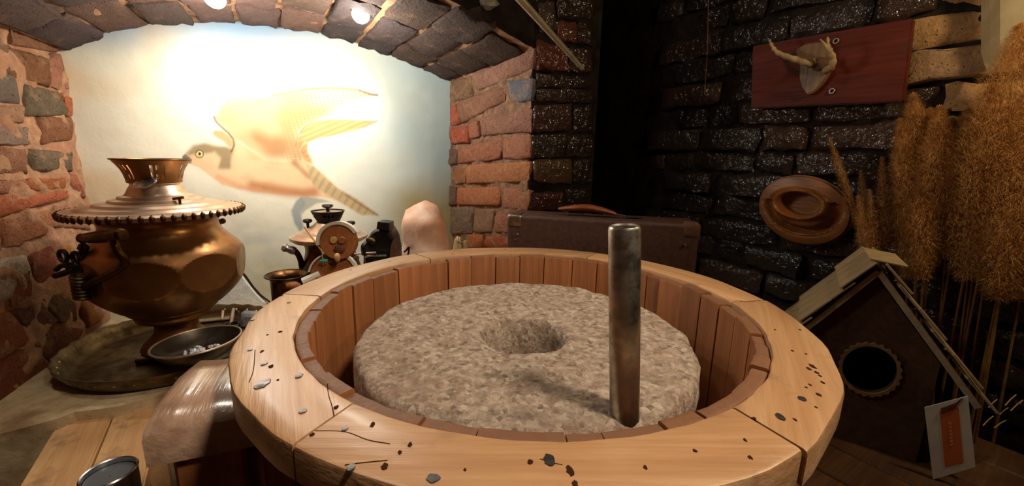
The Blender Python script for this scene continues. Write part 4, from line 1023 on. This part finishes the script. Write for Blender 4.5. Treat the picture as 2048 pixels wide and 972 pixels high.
# ================================================================== suitcase
s0 = atY(1014, 428, 1.16); s1 = atY(1403, 449, 1.045); zt = s0.z
sx = Vector((s1.x-s0.x, s1.y-s0.y, 0)).normalized(); sy = Vector((-sx.y, sx.x, 0)); SWd = (Vector((s1.x, s1.y, 0))-Vector((s0.x, s0.y, 0))).length; SH = zt-ZS; SD = .13
so = Vector((s0.x, s0.y, ZS))
case = thing('suitcase', tuple(so+sx*SWd/2+sy*SD/2), 'worn brown fibreboard suitcase standing on edge behind the mill', 'suitcase')
def sp_(a_, b_, c_): return so+sx*a_+sy*b_+UP*c_
mk('lid', box(sp_(SWd/2, SD*.19, SH/2), (SWd, SD*.36, SH), X=sx, Y=sy, Z=UP, bev=.014, seg=3), 'fibre', case, smooth=60)
mk('base', box(sp_(SWd/2, SD*.69, SH/2), (SWd-.004, SD*.62, SH-.003), X=sx, Y=sy, Z=UP, bev=.014, seg=3), 'fibre', case, smooth=60)
for a_ in (.022, SWd-.022):
    mk('corner_cap', box(sp_(a_, SD*.19, SH-.020), (.047, SD*.36+.004, .043), X=sx, Y=sy, Z=UP, bev=.013, seg=3), mat_metal('cap tin', (150, 130, 116), (110, 92, 82), .4, 40) if a_ < .1 else 'bark', case, smooth=60)
    mk('rivet', disc(sp_(a_+(.012 if a_ < .1 else -.012), -.004, SH-.055), .0038, -sy, 10, .002), 'tin', case)
mk('rivet', disc(sp_(.028, -.001, SH-.072), .003, -sy, 10, .002), 'tin', case)
ha, hb = onp(1117, 418, sp_(0, SD*.4, 0), -sy), onp(1232, 428, sp_(0, SD*.4, 0), -sy); htop = onp(1178, 410, sp_(0, SD*.4, 0), -sy)
hm = (ha+hb)/2; gp = cr_path([ha, ha.lerp(hm, .5)+UP*.006, Vector((hm.x, hm.y, htop.z-.008)), hb.lerp(hm, .5)+UP*.007, hb], 6); n_g = len(gp)
mk('grip', tube(gp, .01, 12, rr=[.005+.0075*math.sin(math.pi*i/(n_g-1))**.6 for i in range(n_g)], flat=.8), 'leather', case)
ztp = sp_(0, 0, SH).z
for p, dx in ((ha, .05), (hb, .045)):
    e_ = Vector((p.x, p.y, 0))+sx*dx; hl = mk('handle_loop', tube([p, Vector((e_.x, e_.y, ztp+.002))], .0022, 8), 'tin', case)
    mk('loop_plate', box(Vector((e_.x, e_.y, ztp+.003)), (.045, .02, .006), X=sx, Y=sy, Z=UP, bev=.001), 'nail', hl)
mk('latch', box(Vector((hm.x, hm.y, ztp+.003))+sx*.03, (.03, .022, .006), X=sx, Y=sy, Z=UP, bev=.001), 'nail', case)
mk('seam', box(sp_(SWd/2, SD*.375, SH/2), (SWd-.006, .004, SH-.006), X=sx, Y=sy, Z=UP, bev=.0), 'bark', case)

# ================================================================== right wall: board with antlers, dish
OFF = .058
bq4 = [rwall(*p, OFF) for p in [(1505,92),(1826,36),(1806,204),(1501,217)]]
zt_, zb_ = (bq4[0].z+bq4[1].z)/2, (bq4[2].z+bq4[3].z)/2
def bprism(poly, d, bev=.003):
    bm = bmesh.new(); f = bm.faces.new([bm.verts.new(p) for p in poly]); r = bmesh.ops.extrude_face_region(bm, geom=[f])
    for v in [g for g in r['geom'] if isinstance(g, bmesh.types.BMVert)]: v.co += d
    bmesh.ops.recalc_face_normals(bm, faces=bm.faces[:])
    if bev: bmesh.ops.bevel(bm, geom=bm.edges[:], offset=bev, segments=2, affect='EDGES')
    bm.verts.index_update(); V = [v.co.copy() for v in bm.verts]; F = [tuple(v.index for v in f.verts) for f in bm.faces]; bm.free(); return V, F
cB = sum(bq4, Vector())/4
brd = thing('trophy_board', tuple(cB-WN*.03), 'dark red varnished plank board fixed high on the tarred wall', 'board')
mk('plank', bprism(bq4, -WN*.022, .003), 'redwood', brd, org=tuple(cB), rotz=math.atan2(WD.y, WD.x))
for px, py in ((1672, 82), (1664, 182)): mk('screw_eye', torus(rwall(px, py, OFF+.004), .006, .0018, WN, 18, 6), 'tin', brd)
tr = thing('antler_trophy', tuple(rwall(1625, 180, OFF)), 'small antler trophy on a pale wooden shield plaque', 'trophy')
shp = [(1590,100),(1600,125),(1598,150),(1602,172),(1614,190),(1628,184),(1645,166),(1658,145),(1664,120),(1662,92),(1640,84),(1610,88)]
mk('plaque', bprism([rwall(x, y, OFF+.018) for x, y in shp], -WN*.017, .003), 'plaque', tr)
ap = [rwall(1628, 126, OFF+.02), rwall(1620, 127, OFF+.05), rwall(1600, 122, OFF+.06), rwall(1576, 114, OFF+.07), rwall(1555, 105, OFF+.07), rwall(1545, 93, OFF+.07), rwall(1539, 80, OFF+.07)]
c_ = cr_path(ap, 5); mk('antler', tube(c_, .01, 12, rr=[.0105*(1-.75*(i/(len(c_)-1))**1.3)+.0012*math.sin(i*1.7) for i in range(len(c_))]), 'bone', tr)
ap = [rwall(1650, 140, OFF+.02), rwall(1662, 135, OFF+.05), rwall(1666, 118, OFF+.06), rwall(1660, 102, OFF+.07), rwall(1656, 90, OFF+.07), rwall(1655, 74, OFF+.07)]
c_ = cr_path(ap, 5); mk('antler', join(tube(c_, .01, 12, rr=[.0095*(1-.7*(i/(len(c_)-1))**1.3)+.001*math.sin(i*1.7) for i in range(len(c_))]), tube([rwall(1660, 102, OFF+.07), rwall(1648, 88, OFF+.08), rwall(1640, 78, OFF+.085)], .004, 8, rr=[.0055, .004, .0015])), 'bone', tr)
mk('skull_cap', blob(rwall(1640, 128, OFF+.03), (.022, .018, .014), 2, .3, 2, 4, X=tuple(WD), Y=(0, 0, 1)), 'bark', tr)
# oval carved dish
dc = rwall(1605, 420, .045); dxv = rwall(1707, 428, .045)-dc; dA = Vector((dxv.x, dxv.y, dxv.z)); dB_ = rwall(1600, 350, .045)-dc
def dishgeo():
    V = []; F = []; seg = 96; rs = list(np.linspace(0.0, 1., 44)); e1, e2 = dA, dB_
    for r in rs:
        for i in range(seg):
            t = 2*math.pi*i/seg; x, y = r*math.cos(t), r*math.sin(t)
            h = .020*(1-.5*r**4)
            # inner cup: raised ring round a sunk centre
            d1 = math.hypot((x-.0)/1.05, (y-.17)/.80); 
            h += .020*math.exp(-((d1-.50)/.085)**2)*(.45+.55*math.cos(t+.2)**2 if True else 1)
            if d1 < .44: h -= .030*min(1, (.44-d1)/.10)
            # crescent groove sweeping under the cup
            d2 = math.hypot(x-.02, (y-.06)/.92); tt = math.atan2(y-.06, x-.02)
            g = math.exp(-((d2-.70)/.10)**2)*max(0, math.sin(-(tt)-.0)*.6+.55)
            if y < .25: h -= .030*min(1, g)
            h += .012*math.exp(-((d2-.80)/.035)**2)*(1 if y < .1 else 0)*max(0, -math.sin(tt))
            if r > .97: h -= .010
            V.append(dc+e1*x+e2*y+WN*h)
    n = len(rs)
    for j in range(n-1):
        for i in range(seg): q = (i+1) % seg; F.append((j*seg+i, j*seg+q, (j+1)*seg+q, (j+1)*seg+i))
    V += [dc+e1*(.96*math.cos(2*math.pi*i/seg))+e2*(.96*math.sin(2*math.pi*i/seg))-WN*.02 for i in range(seg)]
    F += [((n-1)*seg+i, (n-1)*seg+(i+1) % seg, n*seg+(i+1) % seg, n*seg+i) for i in range(seg)]+[tuple(n*seg+i for i in range(seg))]
    return V, F
tag(mk('carved_dish', dishgeo(), 'dish', org=tuple(dc), rotz=math.atan2(WD.y, WD.x), smooth=40), 'oval carved wooden dish with a scrolled hollow hanging on the wall', 'dish')
tag(mk('wall_nail', tube([rwall(1616, 344, -.01), rwall(1616, 344, .05), rwall(1616, 341, .056)], .004, 10, rr=[.003, .003, .006]), 'tin'), 'bright nail in the wall above the carved dish', 'nail')

# ================================================================== platform and birdhouse on the right
ZP = onp(1850, 938, atY(1757, 543, .78), (-math.sin(.6), -math.cos(.6), 0)).z
pf = thing('platform', (.8, .75, 0), 'low dark wooden platform under the birdhouse', None, kind='structure')
for i in range(5):
    c = Vector((.56, .70, 0))+Vector((.552, -.834, 0))*.0+Vector((.834, .552, 0))*(.0+i*.105)
    c = Vector((.60+.055*i*1.6, .62+.055*i*1.06, ZP-.0125))
    mk('platform_board', box(c, (.102, .95, .025), X=(.834, .552, 0), Y=(-.552, .834, 0), Z=UP, bev=.003), 'floor', pf, rotz=math.atan2(.552, .834))
for x, y in ((.62, .62), (.85, .30), (.62, 1.0) if False else (.66, .82), (1.05, .42)):
    mk('platform_post', box((x, y, (ZP-.025)/2), (.06, .06, ZP-.025), bev=.003), 'floor', pf)
th = .6; bw_ = Vector((math.cos(th), -math.sin(th), 0)); bn = Vector((-math.sin(th), -math.cos(th), 0))   # along the front / out of it
Pk = atY(1757, 543, .78); HW, HH = .174, .228
bird = thing('birdhouse', (Pk.x, Pk.y+.08, ZP), 'dark wooden birdhouse with shingled gable roof and frilled round hole', 'birdhouse')
def bf(x, y, off=0.): return onp(x, y, Pk+bn*off, bn)
slope = HH/HW; slopeL = 1.50; fo = -.012
pkf = Pk+bn*fo-UP*.012
br = bf(1873, 760, fo); bwR = (br-pkf).dot(bw_); bwL = bwR
def hp_(u, v): return pkf+bw_*u+UP*v
zfl = ZP-pkf.z
# front with round hole
holec = bf(1738, 738, fo); hu, hv = (holec-pkf).dot(bw_), (holec-pkf).z
hru = abs((bf(1796, 742, fo)-holec).dot(bw_)); hrv = abs((bf(1738, 690, fo)-holec).z)
def frontgeo():
    seg = 64; inner = [(hu+hru*math.cos(2*math.pi*i/seg), hv+hrv*math.sin(2*math.pi*i/seg)) for i in range(seg)]
    # outer pentagon sampled along the same directions
    poly = [(bwR, zfl), (bwR, -slope*bwR), (0, 0), (-bwL, -slopeL*bwL), (-bwL, zfl)]
    out = []
    for i in range(seg):
        t = 2*math.pi*i/seg; dx, dy = math.cos(t), math.sin(t); best = 9
        for k in range(5):
            (x1, y1), (x2, y2) = poly[k], poly[(k+1) % 5]; ex, ey = x2-x1, y2-y1; det = dx*(-ey)+ex*dy
            if abs(det) < 1e-9: continue
            s_ = ((x1-hu)*(-ey)+ex*(y1-hv))/det; q = (dx*(y1-hv)-dy*(x1-hu))/det
            if s_ > 0 and -1e-6 <= q <= 1+1e-6: best = min(best, s_)
        out.append((hu+dx*best, hv+dy*best))
    for p in poly:      # snap nearest sample to the corners
        k = min(range(seg), key=lambda i: (out[i][0]-p[0])**2+(out[i][1]-p[1])**2); out[k] = p
    V = [hp_(*p) for p in inner]+[hp_(*p) for p in out]; V += [v-bn*.012 for v in V]; F = []
    for i in range(seg):
        q = (i+1) % seg
        F += [(i, q, seg+q, seg+i), (2*seg+i, 3*seg+i, 3*seg+q, 2*seg+q), (i, 2*seg+i, 2*seg+q, q), (seg+i, seg+q, 3*seg+q, 3*seg+i)]
    return V, F
fpn = mk('front_panel', frontgeo(), 'housewood', bird, smooth=30)
def frill():
    seg = 144; V = []; F = []
    for i in range(seg):
        t = 2*math.pi*i/seg; k_ = 1.13+.035*math.cos(t*24)
        for a_, o in ((1.0, .001), (1.0, .006), (k_, .006), (k_+.01, .001)): V.append(hp_(hu+hru*a_*math.cos(t), hv+hrv*a_*math.sin(t))+bn*o)
    for i in range(seg):
        for k in range(4): q = (k+1) % 4; j = (i+1) % seg; F.append((i*4+k, j*4+k, j*4+q, i*4+q))
    return V, F
mk('hole_frill', frill(), 'frill', fpn, smooth=40)
DEP = .17
for s_, b_ in ((1, bwR), (-1, bwL)):
    p0 = hp_(s_*b_, zfl); p1 = hp_(s_*b_, -(slope if s_ > 0 else slopeL)*b_)
    mk('side_panel', prism([p0-bn*.0125, p1-bn*.0125, p1-bn*DEP, p0-bn*DEP], bw_*(-s_*.012)), 'housewood', bird, smooth=None)
mk('back_panel', prism([hp_(bwR, zfl)-bn*DEP, hp_(bwR, -slope*bwR)-bn*DEP, hp_(0, 0)-bn*DEP, hp_(-bwL, -slopeL*bwL)-bn*DEP, hp_(-bwL, zfl)-bn*DEP], -bn*.012), 'hole', bird, smooth=None)
for s_ in (1, -1):
    hh_ = HH if s_ > 0 else HW*slopeL
    e = Pk+bw_*(s_*HW)-UP*hh_; d = (e-Pk).normalized(); nn = (bw_*(s_*hh_)+UP*HW).normalized(); Lr = (e-Pk).length
    # roof board, its front edge pale
    c = Pk+d*(Lr/2)-bn*(.03+(DEP+.04)/2-.03)+nn*.0
    mk('roof_board', box(c-bn*.002, (Lr, DEP+.04, .010), X=d, Y=bn, Z=nn, bev=.001), 'housewood', bird)
    mk('roof_edge', box(Pk+d*(Lr/2)+bn*.002, (Lr, .004, .011), X=d, Y=bn, Z=nn, bev=.001), 'trim', bird)
    nrow = 6
    for r_ in range(nrow):
        for cc in range(4):
            a0 = Lr*(nrow-1-r_)/nrow; ln = Lr/nrow*1.45
            wv = (DEP+.03)/4; ctr = Pk+d*(a0+ln/2-.012)+nn*(.0095+.004*((r_) % 2)+.002*r_*0)-bn*(wv*(cc+.5)+random.uniform(-.002, .002)-.016)
            lift = (d+nn*.05).normalized()
            mk('shingle', box(ctr+nn*.006, (ln*random.uniform(.94, 1.04), wv-.002, .004), X=(d+nn*.07).normalized(), Y=bn, bev=.0008), 'card', bird)
mk('ridge_shingle', box(Pk+UP*.022-bn*.05+bw_*.010, (.056, .13, .004), X=(bw_-UP*.12), Y=bn, bev=.001), 'card', bird)
# paper tag hanging from the eave
tg4 = [bf(*p, .03) for p in [(1849,815),(1936,792),(1951,934),(1866,959)]]
tagp = thing('paper_tag', tuple(tg4[0]), 'white paper tag with an orange panel hanging from the birdhouse eave', 'tag')
mk('paper', bprism(tg4, -bn*.0012, 0), 'white', tagp, smooth=None)
og = [bf(*p, .0306) for p in [(1879,823),(1917,814),(1927,925),(1890,934)]]
orp = mk('orange_panel', bprism(og, -bn*.0005, 0), 'orange', tagp, smooth=None)
wr_ = []
for i in range(7):
    y = 846+i*7; wr_.append(bprism([bf(*p, .0311) for p in [(1897+i*.6, y), (1903+i*.6, y-1), (1903+i*.6, y+3.5), (1897+i*.6, y+4.5)]], -bn*.0003, 0))
mk('printed_line', join(*wr_), 'ink', orp, smooth=None)
mk('tag_clip', prism([bf(*p, .032) for p in [(1882,817),(1912,806),(1925,796),(1912,815),(1882,826)]], -bn*.003), 'bark', tagp, smooth=None)

# ================================================================== plumes
def plume(tip, base, foot, width, n, mat='plume', seed=0, droop=.5, label='', flen=.05):
    rnd = random.Random(seed); foot = Vector(foot); base = Vector(base); tip = Vector(tip)
    o = thing('pampas_plume', tuple(foot), label, 'dried grass', 'dried grass plumes by the right wall')
    path = cr_path([foot, base, tip], 12); mk('stalk', tube(path, .0022, 5, rr=[.0028-.002*i/(len(path)-1) for i in range(len(path))]), 'stalk', o)
    ax = cr_path([base, base.lerp(tip, .5), tip], 10); V = []; F = []; na = len(ax)-1
    for k in range(n):
        u = rnd.random()**.9; i = min(int(u*na), na-1); p = ax[i].lerp(ax[i+1], u*na-i); d = (ax[i+1]-ax[i]).normalized()
        x, y, _ = basis(d); t = rnd.uniform(0, 6.283); rd = x*math.cos(t)+y*math.sin(t)
        prof = (math.sin(math.pi*min(1, (u*.85+.12)))**.7)*(1-u**5*.6)
        L_ = flen*rnd.uniform(.35, 1.1)*(.5+.5*prof); R_ = width*prof*rnd.random()**.55
        fd = (d*rnd.uniform(.2, 1.)+rd*rnd.uniform(.2, .9)+Vector((rnd.gauss(0, .35), rnd.gauss(0, .35), rnd.gauss(-.1, .35)))).normalized()
        a0 = p+rd*R_*.8; a1 = a0+fd*L_*.45; a2 = a0+fd*L_*.85-UP*(droop*L_*rnd.random()*.6)
        w_ = rnd.uniform(.00025, .0006); sd = d.cross(rd)*w_; nV = len(V)
        V += [a0-sd*.5, a0+sd*.5, a1+sd, a1-sd, a2]; F += [(nV, nV+1, nV+2, nV+3), (nV+3, nV+2, nV+4)]
    mk('plume', (V, F), mat, o, smooth=None); return o
def wallY(px, py, off): return rwall(px, py, off)
def pl_(tipx, tipy, bx_, by_, off, width, n, seed, label, flen=.05):
    t = rwall(tipx, tipy, off); b = rwall(bx_, by_, off); d = (t-b); f = b-d*1.0; f = Vector((f.x, f.y, ZP))
    return plume(t, b, f, width, n, 'plume', seed, .5, label, flen)
SL = 'slender pale dried reed plume behind the birdhouse ridge'
pl_(1660, 278, 1716, 450, .10, .013, 2600, 1, 'slender pale reed plume leaning across the carved dish', .016)
for i, q in enumerate([(1722,345,1740,520),(1764,315,1768,500),(1740,380,1752,560),(1716,395,1736,560)]): pl_(*q, .10+.015*i, .017, 2600, 10+i, SL, .018)
BL = 'bushy golden dried grass plume against the tarred wall'
big = [(1826,190,1842,400,.10,.04),(1800,240,1830,470,.12,.035),(1880,215,1872,430,.12,.045),(1935,220,1912,450,.10,.05),(1985,170,1950,430,.13,.055),(2040,50,1990,380,.12,.07),(2075,160,2020,470,.11,.07),(2095,300,2040,600,.10,.07),(1850,330,1845,560,.13,.035),(1960,330,1950,520,.08,.04),(2030,380,2000,600,.14,.05),(1800,330,1812,560,.09,.03),(1905,240,1890,520,.10,.05),(1860,220,1856,480,.09,.05),(2010,230,1975,520,.09,.06),(1970,250,1935,560,.12,.05),(2060,250,2010,540,.13,.07)]
for i, (a_, b_, c, d, off, wd) in enumerate(big): pl_(a_, b_, c, d, off, wd*1.05, 13000, 40+i, BL, .024)
# twig whisk glinting in the dark beside the eave
for i in range(6):
    sx_, sy_ = 1966+i*11, 832+random.uniform(-26, 30); k_ = random.uniform(14, 26)
    p0_ = atY(sx_, sy_, .70); p1_ = atY(sx_+k_, sy_-k_*random.uniform(.6, 1.), .72)
    tag(mk('straw', tube([p0_, p0_.lerp(p1_, .5)+UP*.002, p1_], .0008, 5), 'peg'), 'short pale straw poking out beside the birdhouse eave', 'straw', 'straws beside the birdhouse')

# ================================================================== lamps, rod, wire, stone
shd = thing('paper_sheet', tuple(rwall(1990, 150, .05)), 'pale folded paper sheet hanging on the wall above the dried grass', 'paper')
fold = [(1990,-60),(1974,30),(1966,60),(1962,104),(1968,128),(1980,155),(2000,120),(2040,70),(2110,40)]
dep_ = [.86, .86, .86, .86, .85, .80, .77, .74, .72]
so_ = [.030, .034, .036, .038, .045, .070, .085, .095, .10]
Vt = [rwall(x, -140, o) for (x, y), o in zip(fold, so_)]; Vb = [rwall(x, y, o) for (x, y), o in zip(fold, so_)]; nf = len(fold)
wire_ = tube([rwall(2052, 6, .05), rwall(2052, -140, .05)], .003, 6)
mk('paper_panel', join((Vt+Vb, [(i, i+1, nf+i+1, nf+i) for i in range(nf-1)]), ), 'shade', shd, smooth=20)
mk('hanging_cord', wire_, 'iron', shd)
def spotlamp(c, aim, label, px):
    c = Vector(c); o = thing('niche_lamp', tuple(c), label, 'lamp', 'niche lamps')
    d = (Vector(aim)-c).normalized()
    hsg = mk('housing', lathe([(.001, -.03), (.014, -.028), (.02, -.012), (.027, .0), (.027, .003), (.024, .003), (.022, -.004), (.001, -.012)], c-d*.006, 28, axis=d, cap=False), 'tin', o)
    mk('lens', lathe([(.001, .002), (.023, .0005), (.0235, -.003), (.001, -.004)], c-d*.006, 24, axis=d, cap=False), 'lampwhite', hsg)
    mk('bracket', tube(cr_path([c-d*.02, c-d*.03+Vector((-.02, 0, .01)), c+Vector((-.05, .0, .012)), c+Vector((-.062, 0, .03))], 4), .0024, 8), 'tin', o)
spotlamp(LAMP1, LAMP1+Vector((.35, -.8, -.5)), 'small bright spot lamp at the crown of the vault', 0)
spotlamp(LAMP2, LAMP2+Vector((.3, -.8, -.4)), 'small bright spot lamp on the vault above the hawk wing tip', 0)
r0p, r1p = atY(1024, -20, 1.10), atY(1165, 137, 1.30)
rodp = [r0p.lerp(r1p, t) for t in np.linspace(0, 1, 10)]
tag(mk('metal_rod', tube(rodp, .008, 14, rr=[.0105-.0045*t for t in np.linspace(0, 1, 10)]), mat_metal('worn rod', (200, 190, 164), (160, 148, 122), .35, 30, metal=.45)), 'slanting pale metal rod in front of the brick pier', 'rod')
tag(mk('hanging_wire', tube([atY(1418, -60, 1.45), atY(1415, 100, 1.45), atY(1409, 190, 1.45)], .0009, 5), 'leather'), 'thin brown wire hanging in the dark passage', 'wire')
gs = vault(.93, .93)
gsp = atY(974, 6, 1.25)
tag(mk('loose_stone', blob(gsp, (.030, .02, .022), 2, .5, 1.6, 9), mat_simple('pale stone', (120, 116, 108), (170, 164, 152), 40, .7, .003), smooth=None), 'pale grey stone stuck in the edge of the vault', 'stone')
